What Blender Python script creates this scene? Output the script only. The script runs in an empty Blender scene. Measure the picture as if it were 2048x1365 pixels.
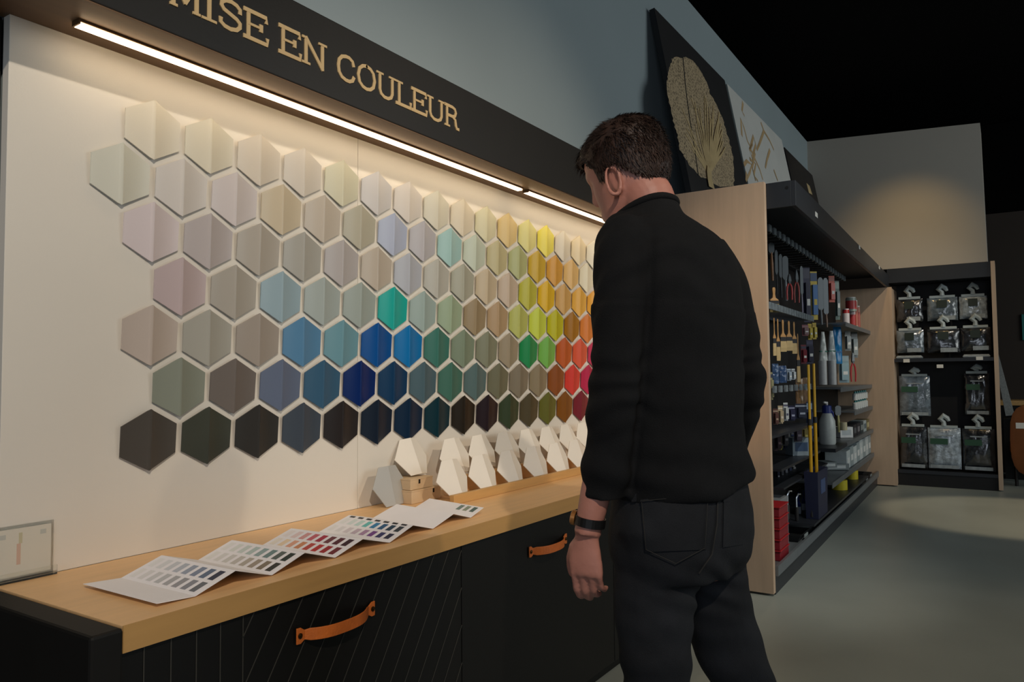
import bpy, bmesh, math, random
from mathutils import Vector, Matrix, noise
from mathutils.bvhtree import BVHTree
C = bpy.context.scene.collection
PI = math.pi
rnd = random.Random(7)

# ------------------------------------------------------------------ camera
FPX = 1520.855
YAW, PIT, ROL = 0.99444, 0.04620, -0.00861
CAM = Vector((-1.1118, -1.8216, 1.2))
cy_, sy_, cp_, sp_ = math.cos(YAW), math.sin(YAW), math.cos(PIT), math.sin(PIT)
FW = Vector((sy_*cp_, cy_*cp_, sp_)); RT0 = Vector((cy_, -sy_, 0)); UP0 = RT0.cross(FW)
RT = RT0*math.cos(ROL) + UP0*math.sin(ROL); UPV = -RT0*math.sin(ROL) + UP0*math.cos(ROL)
cam = bpy.data.cameras.new('camera'); co = bpy.data.objects.new('camera', cam); C.objects.link(co)
m3 = Matrix((RT, UPV, -FW)).transposed()
co.matrix_world = Matrix.Translation(CAM) @ m3.to_4x4()
cam.sensor_width = 36; cam.sensor_fit = 'HORIZONTAL'; cam.lens = FPX/2048*36; cam.clip_start = .02
bpy.context.scene.camera = co

def ray(px, py): return RT*((px-1024)/FPX) - UPV*((py-682.5)/FPX) + FW
def on(px, py, ax, v):            # point of a plane (x, y or z = v) seen in that direction
    d = ray(px, py); return CAM + d*((v-CAM[ax])/d[ax])
def mp(px, py, d): return CAM + ray(px, py)*d

# ------------------------------------------------------------------ world, exposure, lights
sc = bpy.context.scene
sc.view_settings.view_transform = 'Standard'; sc.view_settings.look = 'None'
sc.view_settings.exposure = 0.0; sc.view_settings.gamma = 1.0; sc.view_settings.use_curve_mapping = False
w = bpy.data.worlds.new('world'); sc.world = w; w.use_nodes = True
w.node_tree.nodes['Background'].inputs[0].default_value = (.36, .58, .85, 1)
w.node_tree.nodes['Background'].inputs[1].default_value = .024

def aim(o, loc, to):
    o.location = loc; o.rotation_euler = (Vector(to)-Vector(loc)).to_track_quat('-Z', 'Y').to_euler()
def area(name, loc, to, sx, sy, e, col):
    l = bpy.data.lights.new(name, 'AREA'); l.shape = 'RECTANGLE'; l.size = sx; l.size_y = sy; l.energy = e; l.color = col
    o = bpy.data.objects.new(name, l); C.objects.link(o); aim(o, loc, to); return o
def spot(name, loc, to, e, col, ang=60, blend=.6, r=.04):
    l = bpy.data.lights.new(name, 'SPOT'); l.energy = e; l.color = col; l.spot_size = math.radians(ang); l.spot_blend = blend; l.shadow_soft_size = r
    o = bpy.data.objects.new(name, l); C.objects.link(o); aim(o, loc, to); return o
area('window_daylight', (-5.5, -3.2, 2.2), (0, -.4, 1.2), 3.2, 2.4, 62, (.80, .88, 1))
area('fill_area_far', (5.2, -7.5, 2.8), (5.8, -1, 1.9), 5.0, 2.4, 128, (.90, .96, .96))  # unseen fill light, added to brighten the right part of the grey wall
spot('ceiling_spot_wall', (-1.9, -3.4, 3.75), (.2, 0, 1.2), 335, (1, .87, .72), 48, .8, .05)
spot('ceiling_spot_wall_right', (1.4, -3.6, 3.75), (1.7, 0, 1.3), 195, (1, .82, .62), 50, .9, .05)
spot('ceiling_spot_shelf', (2.0, -2.6, 3.75), (3.3, -.6, 1.1), 225, (1, .94, .84), 46, .9, .05)
spot('fill_spot_partition', (5.6, -2.4, 3.75), (7.6, -.5, 1.3), 110, (1, .86, .68), 55, .9, .05)  # unseen fill spot, added to lift the dark partition
spot('ceiling_spot_column', (6.8, -1.15, 3.7), (8.02, -.95, 2.3), 30, (1, .66, .26), 70, 1, .05)
spot('ceiling_spot_floor', (6.3, -2.4, 3.7), (6.5, -1.9, 0), 215, (1, .76, .5), 34, .35, .05)
spot('ceiling_spot_near_floor', (2.6, -2.9, 3.7), (2.3, -2.1, 0), 60, (1, .74, .48), 60, .8, .05)

# ------------------------------------------------------------------ materials
def lin(c):
    c = c/255; return c/12.92 if c <= .04045 else ((c+.055)/1.055)**2.4
MC = {}
def mat(name, rgb, rough=.6, metal=0., var=.0, vscale=8., bump=0., bscale=60., emit=0., trans=0., spec=.5, stretch=None, coat=0., alpha=None):
    if name in MC: return MC[name]
    m = bpy.data.materials.new(name); m.use_nodes = True; nt = m.node_tree; b = nt.nodes['Principled BSDF']
    col = (lin(rgb[0]), lin(rgb[1]), lin(rgb[2]), 1)
    b.inputs['Base Color'].default_value = col; b.inputs['Roughness'].default_value = rough; b.inputs['Metallic'].default_value = metal
    b.inputs['Specular IOR Level'].default_value = spec
    if coat: b.inputs['Coat Weight'].default_value = coat
    if trans: b.inputs['Transmission Weight'].default_value = trans
    if alpha is not None: b.inputs['Alpha'].default_value = alpha
    tc = nt.nodes.new('ShaderNodeTexCoord'); mpn = nt.nodes.new('ShaderNodeMapping'); nt.links.new(tc.outputs['Object'], mpn.inputs[0])
    if stretch: mpn.inputs['Scale'].default_value = stretch
    n = nt.nodes.new('ShaderNodeTexNoise'); n.inputs['Scale'].default_value = vscale; n.inputs['Detail'].default_value = 5
    nt.links.new(mpn.outputs[0], n.inputs['Vector'])
    r = nt.nodes.new('ShaderNodeValToRGB'); k = max(var, .02)
    r.color_ramp.elements[0].position = .3; r.color_ramp.elements[1].position = .7
    r.color_ramp.elements[0].color = tuple(x*(1-k) for x in col[:3])+(1,)
    r.color_ramp.elements[1].color = tuple(min(1, x*(1+k)) for x in col[:3])+(1,)
    nt.links.new(n.outputs['Fac'], r.inputs[0]); nt.links.new(r.outputs[0], b.inputs['Base Color'])
    if bump:
        n2 = nt.nodes.new('ShaderNodeTexNoise'); n2.inputs['Scale'].default_value = bscale; n2.inputs['Detail'].default_value = 4
        nt.links.new(mpn.outputs[0], n2.inputs['Vector'])
        bm_ = nt.nodes.new('ShaderNodeBump'); bm_.inputs['Strength'].default_value = bump; bm_.inputs['Distance'].default_value = .004
        nt.links.new(n2.outputs['Fac'], bm_.inputs['Height']); nt.links.new(bm_.outputs[0], b.inputs['Normal'])
    if emit:
        b.inputs['Emission Color'].default_value = col; b.inputs['Emission Strength'].default_value = emit
    MC[name] = m; return m

M_white = mat('white_wall_paint', (232, 226, 214), .55, var=.02, vscale=1.5, bump=.05, bscale=200)
M_grey = mat('grey_wall_paint', (156, 170, 174), .75, var=.03, vscale=1.2, bump=.05, bscale=180)
M_black = mat('black_laminate', (13, 12, 10), .5, spec=.3, var=.08, vscale=6, bump=.05, bscale=120)
M_fascia = mat('black_fascia_laminate', (34, 31, 27), .42, var=.08, vscale=5, bump=.04, bscale=100)
M_ceil = mat('black_ceiling_paint', (4, 4, 4), .95, spec=.1)
M_brown = mat('dark_brown_wall', (52, 43, 36), .8, var=.08, vscale=1.2)
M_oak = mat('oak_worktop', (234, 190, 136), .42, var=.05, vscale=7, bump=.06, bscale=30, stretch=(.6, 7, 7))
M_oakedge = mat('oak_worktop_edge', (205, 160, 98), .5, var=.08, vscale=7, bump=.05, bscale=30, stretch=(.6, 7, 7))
M_beech = mat('beech_panel', (198, 172, 146), .5, var=.06, vscale=5, bump=.04, bscale=25, stretch=(6, 6, .5))
M_gold = mat('gold_letter', (214, 184, 134), .45, .0, var=.04)
M_leather = mat('tan_leather', (200, 104, 38), .5, var=.14, vscale=25, bump=.25, bscale=220)
M_leather_edge = mat('leather_edge', (214, 140, 78), .6, var=.1, vscale=25)
M_brass = mat('dark_brass_screw', (70, 50, 24), .35, .9)
M_line = mat('groove_line', (58, 56, 50), .5, var=.1)
M_shelf = mat('charcoal_steel', (42, 46, 52), .42, .15, var=.06, vscale=4)
M_deck = mat('grey_shelf_edge', (112, 118, 122), .4, .2, var=.06)
M_board = mat('black_back_panel', (16, 16, 18), .6, var=.1)
M_tag = mat('price_tag_card', (225, 225, 218), .5, var=.04)
M_chrome = mat('chrome_wire', (200, 205, 210), .22, .95)
M_led = mat('led_diffuser', (255, 226, 184), .5, emit=8.0)
M_alu = mat('bronze_profile', (120, 96, 72), .4, .7)
M_card = mat('kraft_box', (214, 186, 148), .65, var=.06, vscale=20, bump=.08)
M_tile_w = mat('white_sample_tile', (236, 230, 218), .35, var=.01)
M_tile_g = mat('grey_sample_tile', (176, 176, 172), .4, var=.02)
M_paper = mat('white_paper', (250, 248, 252), .5, var=.01)
M_skin = mat('skin', (184, 126, 110), .5, var=.10, vscale=14, bump=.12, bscale=120)
M_hair = mat('dark_brown_hair', (46, 28, 20), .62, var=.35, vscale=60, stretch=(1, 1, .3))
M_sweat = mat('black_knit_sweater', (17, 18, 20), .9, var=.10, vscale=40, bump=.35, bscale=420, spec=.25)
M_jeans = mat('charcoal_denim', (31, 33, 37), .85, var=.38, vscale=9, bump=.35, bscale=500, spec=.3)
M_seam = mat('denim_stitching', (40, 39, 37), .8, var=.2)
M_strap = mat('black_rubber', (16, 15, 15), .45)

# floor: polished concrete
def concrete():
    m = mat('polished_concrete', (150, 158, 152), .38, var=.10, vscale=1.3, bump=.04, bscale=14); return m

# ------------------------------------------------------------------ mesh builder
class MB:
    def __init__(s): s.v = []; s.f = []; s.mi = []
    def add(s, vs, fs, mi=0):
        o = len(s.v); s.v += [Vector(v) for v in vs]; s.f += [tuple(i+o for i in f) for f in fs]; s.mi += [mi]*len(fs); return s
    def box(s, a, b, mi=0, M=None):
        x0, y0, z0 = a; x1, y1, z1 = b
        vs = [Vector(p) for p in ((x0,y0,z0),(x1,y0,z0),(x1,y1,z0),(x0,y1,z0),(x0,y0,z1),(x1,y0,z1),(x1,y1,z1),(x0,y1,z1))]
        if M: vs = [M@v for v in vs]
        return s.add(vs, [(0,3,2,1),(4,5,6,7),(0,1,5,4),(1,2,6,5),(2,3,7,6),(3,0,4,7)], mi)
    def loft(s, rings, mi=0, caps=True, closed=False):
        n = len(rings[0]); o = len(s.v)
        for r in rings: s.v += [Vector(p) for p in r]
        k = len(rings)
        for i in range(k-1 if not closed else k):
            a = o+i*n; b = o+((i+1) % k)*n
            for j in range(n):
                s.f.append((a+j, a+(j+1) % n, b+(j+1) % n, b+j)); s.mi.append(mi)
        if caps and not closed:
            s.f.append(tuple(o+j for j in reversed(range(n)))); s.mi.append(mi)
            s.f.append(tuple(o+(k-1)*n+j for j in range(n))); s.mi.append(mi)
        return s
    def tube(s, pts, rad, n=10, mi=0, caps=True, closed=False, flat=1.0, up=None):
        pts = [Vector(p) for p in pts]; k = len(pts)
        if not isinstance(rad, (list, tuple)): rad = [rad]*k
        rings = []; pu = up
        for i, p in enumerate(pts):
            a = pts[(i-1) % k] if (closed or i > 0) else p; b = pts[(i+1) % k] if (closed or i < k-1) else p
            t = (b-a).normalized()
            if pu is None: pu = Vector((0,0,1)) if abs(t.z) < .9 else Vector((0,1,0))
            u = (pu - t*pu.dot(t))
            if u.length < 1e-5: u = t.orthogonal()
            u.normalize(); w_ = t.cross(u); pu = u
            rings.append([p + u*math.cos(2*PI*j/n)*rad[i] + w_*math.sin(2*PI*j/n)*rad[i]*flat for j in range(n)])
        return s.loft(rings, mi, caps, closed)
    def lathe(s, prof, c=(0,0,0), n=20, mi=0, axis='z'):
        rings = []
        for r, z in prof:
            R = []
            for j in range(n):
                a = 2*PI*j/n; p = (r*math.cos(a), r*math.sin(a), z)
                if axis == 'y': p = (p[0], p[2], p[1])
                if axis == 'x': p = (p[2], p[0], p[1])
                R.append(Vector(c)+Vector(p))
            rings.append(R)
        return s.loft(rings, mi)
    def prism(s, poly, ext, mi=0):       # poly: list of 3D points, ext: extrusion vector
        n = len(poly); p = [Vector(q) for q in poly]; e = Vector(ext); o = len(s.v)
        s.v += p+[q+e for q in p]
        s.f += [tuple(o+i for i in reversed(range(n))), tuple(o+n+i for i in range(n))]+[(o+i, o+(i+1) % n, o+n+(i+1) % n, o+n+i) for i in range(n)]
        s.mi += [mi]*(n+2); return s
    def build(s, name, mats, parent=None, smooth=False, bevel=0, inv=None):
        me = bpy.data.meshes.new(name)
        vs = s.v if inv is None else [inv@v for v in s.v]
        me.from_pydata([tuple(v) for v in vs], [], s.f)
        if not isinstance(mats, (list, tuple)): mats = [mats]
        for m in mats: me.materials.append(m)
        me.polygons.foreach_set('material_index', s.mi)
        bm = bmesh.new(); bm.from_mesh(me); bmesh.ops.recalc_face_normals(bm, faces=bm.faces); bm.to_mesh(me); bm.free()
        if smooth:
            me.polygons.foreach_set('use_smooth', [True]*len(me.polygons))
        me.update()
        o = bpy.data.objects.new(name, me); C.objects.link(o)
        if parent: o.parent = parent
        if bevel:
            b = o.modifiers.new('bevel', 'BEVEL'); b.width = bevel; b.segments = 2; b.limit_method = 'ANGLE'; b.angle_limit = math.radians(40)
        if smooth:
            try:
                me.set_sharp_from_angle(angle=math.radians(42))
            except Exception: pass
        return o

def tag(o, label=None, cat=None, group=None, kind=None):
    if label: o['label'] = label
    if cat: o['category'] = cat
    if group: o['group'] = group
    if kind: o['kind'] = kind
    return o
def thing(name, label, cat, loc=(0,0,0), rz=0, group=None):
    o = bpy.data.objects.new(name, None); C.objects.link(o); o.location = loc; o.rotation_euler = (0, 0, rz); o.empty_display_size = .05
    return tag(o, label, cat, group)
def at_base(mb, name, mats, loc, **k):     # one-mesh thing with its origin at its base
    inv = Matrix.Translation(-Vector(loc)); o = mb.build(name, mats, inv=inv, **k); o.location = loc; return o
def part(mb, name, mats, root, **k):       # mesh given in world coordinates, parented to an unrotated Empty
    return mb.build(name, mats, root, inv=Matrix.Translation(-root.location), **k)

# ------------------------------------------------------------------ setting
SL = .0223                                  # the shelf run stands 1.3 degrees off the display wall
ZT = .765                                   # worktop height
def struct(o): o['kind'] = 'structure'; return o
struct(at_base(MB().box((-4, -9, -.05), (13, 2, 0)), 'floor', concrete(), (0, 0, -.05)))
struct(at_base(MB().box((-4, -9, 4.35), (13, 2, 4.4)), 'ceiling', M_ceil, (0, 0, 4.35)))
struct(at_base(MB().add([(-.33,.03,0),(8.1,.03,0),(8.1,.03,3.88),(-.33,.03,3.95),(-.33,.15,0),(8.1,.15,0),(8.1,.15,3.88),(-.33,.15,3.95)],
    [(0,1,2,3),(7,6,5,4),(0,4,5,1),(1,5,6,2),(2,6,7,3),(3,7,4,0)]), 'wall_left', M_grey, (0, .03, 0)))
struct(at_base(MB().box((-4, .45, 0), (-.30, .6, 4.35)), 'wall_back', M_brown, (-2, .45, 0)))
struct(at_base(MB().add([(8.03,.03,2.33),(8.03,-1.69,2.33),(8.03,-1.67,3.775),(8.03,.03,3.88),(8.45,.03,2.33),(8.45,-1.69,2.33),(8.45,-1.67,3.775),(8.45,.03,3.88)],
    [(0,1,2,3),(7,6,5,4),(0,4,5,1),(1,5,6,2),(2,6,7,3),(3,7,4,0)]), 'wall_far', mat('grey_wall_paint_warm_lit', (178, 172, 162), .75, var=.03, vscale=1.2), (8.03, 0, 2.33)))  # same grey paint as wall_left, the column's warmer light put into its colour
struct(at_base(MB().box((10.2, -9, 0), (10.35, .6, 3.2)), 'wall_right', M_brown, (10.2, -4, 0)))
struct(at_base(MB().box((10.19, -9, 3.21), (10.36, .6, 4.34)), 'trim_1', M_ceil, (10.2, -4, 3.21)))
struct(at_base(MB().box((8.46, .45, 0), (10.19, .6, 4.34)), 'wall_corner', M_brown, (9.3, .45, 0)))

# display panel carrying the tiles, its seam
mb = MB().box((-.334, 0, ZT), (.741, .028, 2.01)).box((.743, 0, ZT), (3.13, .028, 2.01))
tag(at_base(mb, 'display_panel', M_white, (1.2, 0, ZT), bevel=.001), 'big white display board behind the coloured hexagons', 'display board')
# black end upright left of the panel
tag(at_base(MB().box((-.66, .031, .0), (-.3365, .12, 2.009)), 'end_upright', M_black, (-.45, .06, 0)), 'black upright at the left end of the display', 'upright')

# fascia with letters
FY, FZ0, FZ1 = -.20, 2.01, 2.246
fa = thing('fascia_sign', 'long black overhead fascia with gold lettering reading MISE EN COULEUR', 'sign', (1.2, -.1, FZ0))
part(MB().box((-1.1, FY, FZ0+.004), (3.13, .028, FZ1)), 'fascia_box', M_fascia, fa, bevel=.003)
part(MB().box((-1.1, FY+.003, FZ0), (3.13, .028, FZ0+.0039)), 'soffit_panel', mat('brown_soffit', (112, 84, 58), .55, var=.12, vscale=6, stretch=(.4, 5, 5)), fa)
LET = {  # strokes in a unit cell: height 1, baseline 0; slab serifs as short strokes; third value of a point list = stroke width class
 'M': (1.25, [[(.12,0),(.12,1)],[(1.12,0),(1.12,1)],[(.12,1),(.62,.22)],[(.62,.22),(1.12,1)],[(0,0),(.26,0)],[(.98,0),(1.25,0)],[(0,1),(.16,1)],[(1.08,1),(1.25,1)]]),
 'I': (.34, [[(.17,0),(.17,1)],[(0,0),(.34,0)],[(0,1),(.34,1)]]),
 'S': (.66, [[(.60,.72),(.60,.84),(.50,.95),(.34,1.0),(.18,.96),(.08,.86),(.07,.74),(.14,.62),(.33,.53),(.50,.45),(.60,.34),(.60,.20),(.50,.06),(.33,0),(.16,.03),(.05,.13),(.05,.26)]]),
 'E': (.72, [[(.12,0),(.12,1)],[(0,0),(.70,0),(.70,.2)],[(0,1),(.66,1),(.66,.82)],[(.12,.52),(.50,.52)],[(.50,.42),(.50,.62)]]),
 'N': (.95, [[(.14,0),(.14,1)],[(.80,0),(.80,1)],[(.14,1),(.80,0)],[(0,0),(.28,0)],[(0,1),(.16,1)],[(.66,1),(.95,1)]]),
 'C': (.74, [[(.68,.74),(.64,.9),(.50,1),(.36,1),(.20,.93),(.09,.76),(.06,.5),(.09,.24),(.20,.07),(.36,0),(.50,0),(.64,.09),(.69,.24)]]),
 'O': (.86, [[(.43,1),(.60,.95),(.74,.8),(.80,.5),(.74,.2),(.60,.05),(.43,0),(.26,.05),(.12,.2),(.06,.5),(.12,.8),(.26,.95),(.43,1)]]),
 'U': (.88, [[(.14,1),(.14,.28),(.2,.1),(.34,0),(.52,0),(.67,.1),(.73,.28),(.73,1)],[(0,1),(.28,1)],[(.59,1),(.88,1)]]),
 'L': (.68, [[(.13,0),(.13,1)],[(0,1),(.27,1)],[(0,0),(.66,0),(.66,.22)]]),
 'R': (.82, [[(.13,0),(.13,1)],[(0,0),(.27,0)],[(0,1),(.45,1),(.60,.94),(.66,.78),(.60,.6),(.45,.53),(.13,.53)],[(.45,.53),(.62,.4),(.66,.12),(.72,0),(.82,0)]])}
def letter(ch, x0, x1, z0=2.084, h=.0715):
    wd, strokes = LET[ch]; sx = (x1-x0)/wd; mb = MB(); hw = .0054
    for q_, st in enumerate(strokes):
        P = [Vector((x0+a*sx, 0, z0+b*h)) for a, b in st]; n = len(P); L = []; R_ = []
        thin = hw*.62 if n == 2 and abs(st[0][1]-st[1][1]) < .01 else hw
        for i, p in enumerate(P):
            a = P[max(i-1, 0)]; b = P[min(i+1, n-1)]; t = (b-a).normalized(); q = Vector((-t.z, 0, t.x))*thin
            e = t*(thin*.6 if i == n-1 else (-thin*.6 if i == 0 else 0)); L.append(p+q+e); R_.append(p-q+e)
        for i in range(n-1):
            mb.prism([v+Vector((0, FY-.003-.00025*q_, 0)) for v in (L[i], L[i+1], R_[i+1], R_[i])], (0, .0030+.00025*q_, 0))
    part(mb, 'letter', M_gold, fa)
for ch, a, b in (('M',(340,-10),(398,28)),('I',(404,20),(431,42)),('S',(437,40),(483,62)),('E',(488,55),(535,90)),('E',(558,85),(601,115)),('N',(604,110),(651,135)),
                 ('C',(673,140),(709,160)),('O',(713,160),(751,180)),('U',(753,180),(790,198)),('L',(792,195),(821,210)),('E',(823,205),(853,222)),('U',(854,222),(888,238)),('R',(889,235),(916,255))):
    letter(ch, on(a[0], a[1], 1, FY).x, on(b[0], b[1], 1, FY).x)

# LED strips under the fascia
def led(x0, x1, label):
    t = thing('led_strip_light', label, 'light', ((x0+x1)/2, -.09, FZ0-.012), 0, 'strip lights under the fascia')
    part(MB().box((x0, -.104, FZ0-.006), (x1, -.076, FZ0-.0005)).box((x0-.004, -.105, FZ0-.012), (x0, -.075, FZ0-.0005)).box((x1, -.105, FZ0-.012), (x1+.004, -.075, FZ0-.0005)), 'profile', M_alu, t)
    part(MB().box((x0, -.102, FZ0-.013), (x1, -.078, FZ0-.0065)), 'diffuser', M_led, t, bevel=.001)
led(-.235, 1.625, 'long glowing strip light under the black fascia')
led(1.675, 3.05, 'short glowing strip light right of the gap, running behind the man')

# ------------------------------------------------------------------ hexagon tiles on the wall
PW, QH, HR, Z7 = .165, .13164, .0770, 1.0478
HC = [
 [(198,183,157),(196,182,155),(194,178,155),(192,178,158),(190,180,150),(188,178,166),(196,182,164),(194,182,156),(198,180,150),(194,180,140),(198,166,106),(198,182,110),(208,186,72),(194,176,146),(198,172,130),(206,176,144),(206,172,140)],
 [(178,172,152),(182,172,158),(180,168,158),(176,160,132),(170,157,138),(158,150,128),(154,157,166),(160,153,148),(140,166,154),(168,170,146),(164,150,108),(148,146,96),(168,134,42),(172,120,46),(178,138,80),(196,164,130),(212,180,150)],
 [(170,158,152),(150,141,134),(146,138,124),(142,138,126),(150,143,136),(158,146,128),(150,150,150),(154,149,134),(142,138,118),(164,146,116),(162,142,118),(152,144,50),(178,138,28),(162,122,66),(172,124,50),(186,116,42),(196,120,50)],
 [(146,132,128),(134,128,116),(120,136,138),(134,140,132),(130,136,126),(30,136,122),(130,142,132),(128,140,112),(126,108,80),(144,118,86),(148,146,74),(160,164,54),(150,140,22),(124,80,20),(156,86,38),(170,80,36)],
 [(144,132,120),(132,128,116),(128,118,106),(72,106,128),(90,122,126),(18,66,114),(14,92,136),(52,94,80),(104,112,90),(106,104,82),(126,110,86),(28,104,56),(92,134,56),(146,66,30),(160,62,40),(140,42,54),(150,40,50)],
 [(106,107,94),(90,82,75),(82,88,100),(50,76,92),(17,38,76),(24,50,72),(66,82,84),(58,90,74),(74,88,82),(94,88,66),(108,94,74),(116,98,72),(114,60,30),(168,48,38),(140,34,48),(140,30,44)],
 [(66,60,54),(58,58,50),(49,47,44),(60,64,68),(42,39,38),(28,36,44),(22,38,52),(18,44,48),(38,33,28),(38,30,32),(50,56,38),(70,58,40),(86,78,34),(108,60,26),(96,32,34),(90,30,34)]]
CN = [
 ['ivory','cream','pale linen','light greige','pale sand','soft dove grey','pale oat','off-white cream','warm ivory','pale straw','light caramel','pale lemon','bright yellow','pale beige','light apricot','pale peach','pale peach'],
 ['pale greenish grey','light blush grey','light pinkish beige','khaki beige','stone beige','dull khaki','pale lavender blue','light taupe','pale aqua','pale sage','light olive beige','moss green','mustard','ochre','light ochre','light peach','light peach'],
 ['pale mauve grey','warm grey','greenish taupe','medium grey beige','light mauve taupe','soft khaki','blue grey','pale stone','grey green','dusty beige','rosy beige','olive yellow','golden yellow','light brown ochre','golden orange','orange','orange'],
 ['mauve taupe','grey olive','dusty light blue','pale eucalyptus','light sage grey','vivid turquoise','soft grey green','pale olive green','light brown','tan brown','dull lime','bright lime yellow','strong chartreuse','rust ochre','burnt orange','terracotta'],
 ['taupe grey','grey green','warm taupe','denim blue','dusty teal blue','royal blue','cerulean blue','forest green','sage olive','drab olive','taupe brown','emerald green','leaf green','rust orange','red orange','raspberry','crimson'],
 ['olive grey','dark taupe','slate blue','petrol blue','navy','dark teal','slate teal','pine green','blue green grey','olive drab','mushroom brown','camel brown','copper brown','tomato red','carmine','carmine'],
 ['charcoal brown','black olive','dark charcoal','slate charcoal','near black','midnight blue','ink blue','deep teal','espresso black','plum black','dark moss','dark brown','dark olive gold','chestnut','burgundy','burgundy']]
ORD = ['first','second','third','fourth','fifth','sixth','seventh','eighth','ninth','tenth','eleventh','twelfth','thirteenth','fourteenth','fifteenth','sixteenth','seventeenth']
ROWN = ['top row','second row','third row','fourth row','fifth row','sixth row','bottom row']
EF = [(0.7426, -0.7808, 0.5189, 0.1182, 0.6054, -0.5169, .005), (0.6643, -0.5318, 0.481, 0.0452, 0.3582, -0.4957, .007), (0.5659, -0.3244, 0.429, -0.0178, 0.1859, -0.4622, .008)]
def paint(r, c, rgb):        # paint colour behind the tone a tile shows, given how the board is lit there
    t = r/6; k = c/12; out = []
    for i in range(3):
        f = EF[i]; kk = min(k, 1.2); E_ = f[0]+f[1]*t+f[2]*kk+f[3]*t*kk+f[4]*t*t+f[5]*kk*kk
        out.append(min(.86, max(.003, (lin(rgb[i])-f[6])/E_)))
    return out
def tile_mesh():
    s = MB(); HW = .0738; xs = [-HW, -.008, -.0055, -.003, 0, .003, .0055, .008, HW]; out = {0:.0085, 1:.0112, 2:.0128, 3:.0142, 4:.0147}
    def zt(x): return HR*(1 - .52*abs(x)/HW)
    F = []; B = []
    for i, x in enumerate(xs):
        o_ = out[4-abs(4-i)]
        F.append((Vector((x, -o_-.003, zt(x))), Vector((x, -o_+.002, -zt(x)))))
        B.append((Vector((x, -o_+.001, zt(x))), Vector((x, -o_+.005, -zt(x)))))
    n = len(xs)
    vs = [p for q in F for p in q]+[p for q in B for p in q]; o = 2*n; fs = []
    for i in range(n-1):
        fs.append((2*i+1, 2*i+3, 2*i+2, 2*i)); fs.append((o+2*i, o+2*i+2, o+2*i+3, o+2*i+1))
        fs.append((2*i, 2*i+2, o+2*i+2, o+2*i)); fs.append((2*i+1, o+2*i+1, o+2*i+3, 2*i+3))
    fs.append((0, o, o+1, 1)); fs.append((2*n-2, 2*n-1, o+2*n-1, o+2*n-2))
    s.add(vs, fs)
    s.box((-.03, -.0085, -.03), (.03, -.0002, .03))      # mounting pad behind the tile
    return s
def tile_material(r, c, rgb):
    name = 'tile_paint_%d_%d' % (r, c)
    m = bpy.data.materials.new(name); m.use_nodes = True; nt = m.node_tree; b = nt.nodes['Principled BSDF']
    col = tuple(paint(r, c, rgb))
    nz = nt.nodes.new('ShaderNodeTexNoise'); nz.inputs['Scale'].default_value = 90; nz.inputs['Detail'].default_value = 3
    mx = nt.nodes.new('ShaderNodeMix'); mx.data_type = 'RGBA'; mx.inputs[6].default_value = tuple(x*.97 for x in col)+(1,); mx.inputs[7].default_value = tuple(x*1.03 for x in col)+(1,)
    nt.links.new(nz.outputs['Fac'], mx.inputs[0]); nt.links.new(mx.outputs[2], b.inputs['Base Color'])
    b.inputs['Roughness'].default_value = .30; b.inputs['Specular IOR Level'].default_value = .28
    return m
for r in range(7):
    off = {0:0, 1:-.5, 2:0, 3:.5, 4:0, 5:.5, 6:0}[r]
    for c in range(len(HC[r])):
        x = (c+off)*PW; z = Z7+(6-r)*QH
        o = tile_mesh().build('hexagon_tile', tile_material(r, c, HC[r][c]), smooth=False)
        me = o.data
        for p in me.polygons: p.use_smooth = True
        try: me.set_sharp_from_angle(angle=math.radians(35))
        except Exception: pass
        o.location = (x, 0, z); o.rotation_euler = (rnd.uniform(-.006, .006), rnd.uniform(-.012, .012), 0)
        tag(o, '%s hexagonal paint tile, %s from the left in the %s' % (CN[r][c], ORD[c], ROWN[r]), 'colour tile', 'hexagonal colour tiles on the white board')

# ------------------------------------------------------------------ worktop and cabinet
CF = -.49
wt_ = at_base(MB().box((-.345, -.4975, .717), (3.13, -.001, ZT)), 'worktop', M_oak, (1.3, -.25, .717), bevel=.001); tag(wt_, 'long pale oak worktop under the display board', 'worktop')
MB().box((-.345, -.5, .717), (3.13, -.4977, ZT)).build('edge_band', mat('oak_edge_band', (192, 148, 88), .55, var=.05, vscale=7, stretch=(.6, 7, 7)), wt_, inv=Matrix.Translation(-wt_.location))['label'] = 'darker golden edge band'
cab = thing('cabinet', 'long black base cabinet with leather pulls under the oak worktop', 'cabinet', (1.3, -.25, 0))
part(MB().box((-.345, -.47, .06), (3.12, -.001, .716)), 'carcass', M_black, cab)
part(MB().box((-.345, -.43, 0), (3.12, -.02, .06)), 'plinth', M_black, cab)
part(MB().box((-.405, -.505, 0), (-.3465, -.001, ZT-.002)), 'end_panel', mat('black_end_panel', (22, 21, 19), .6, var=.08, spec=.25), cab, bevel=.006)
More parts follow.
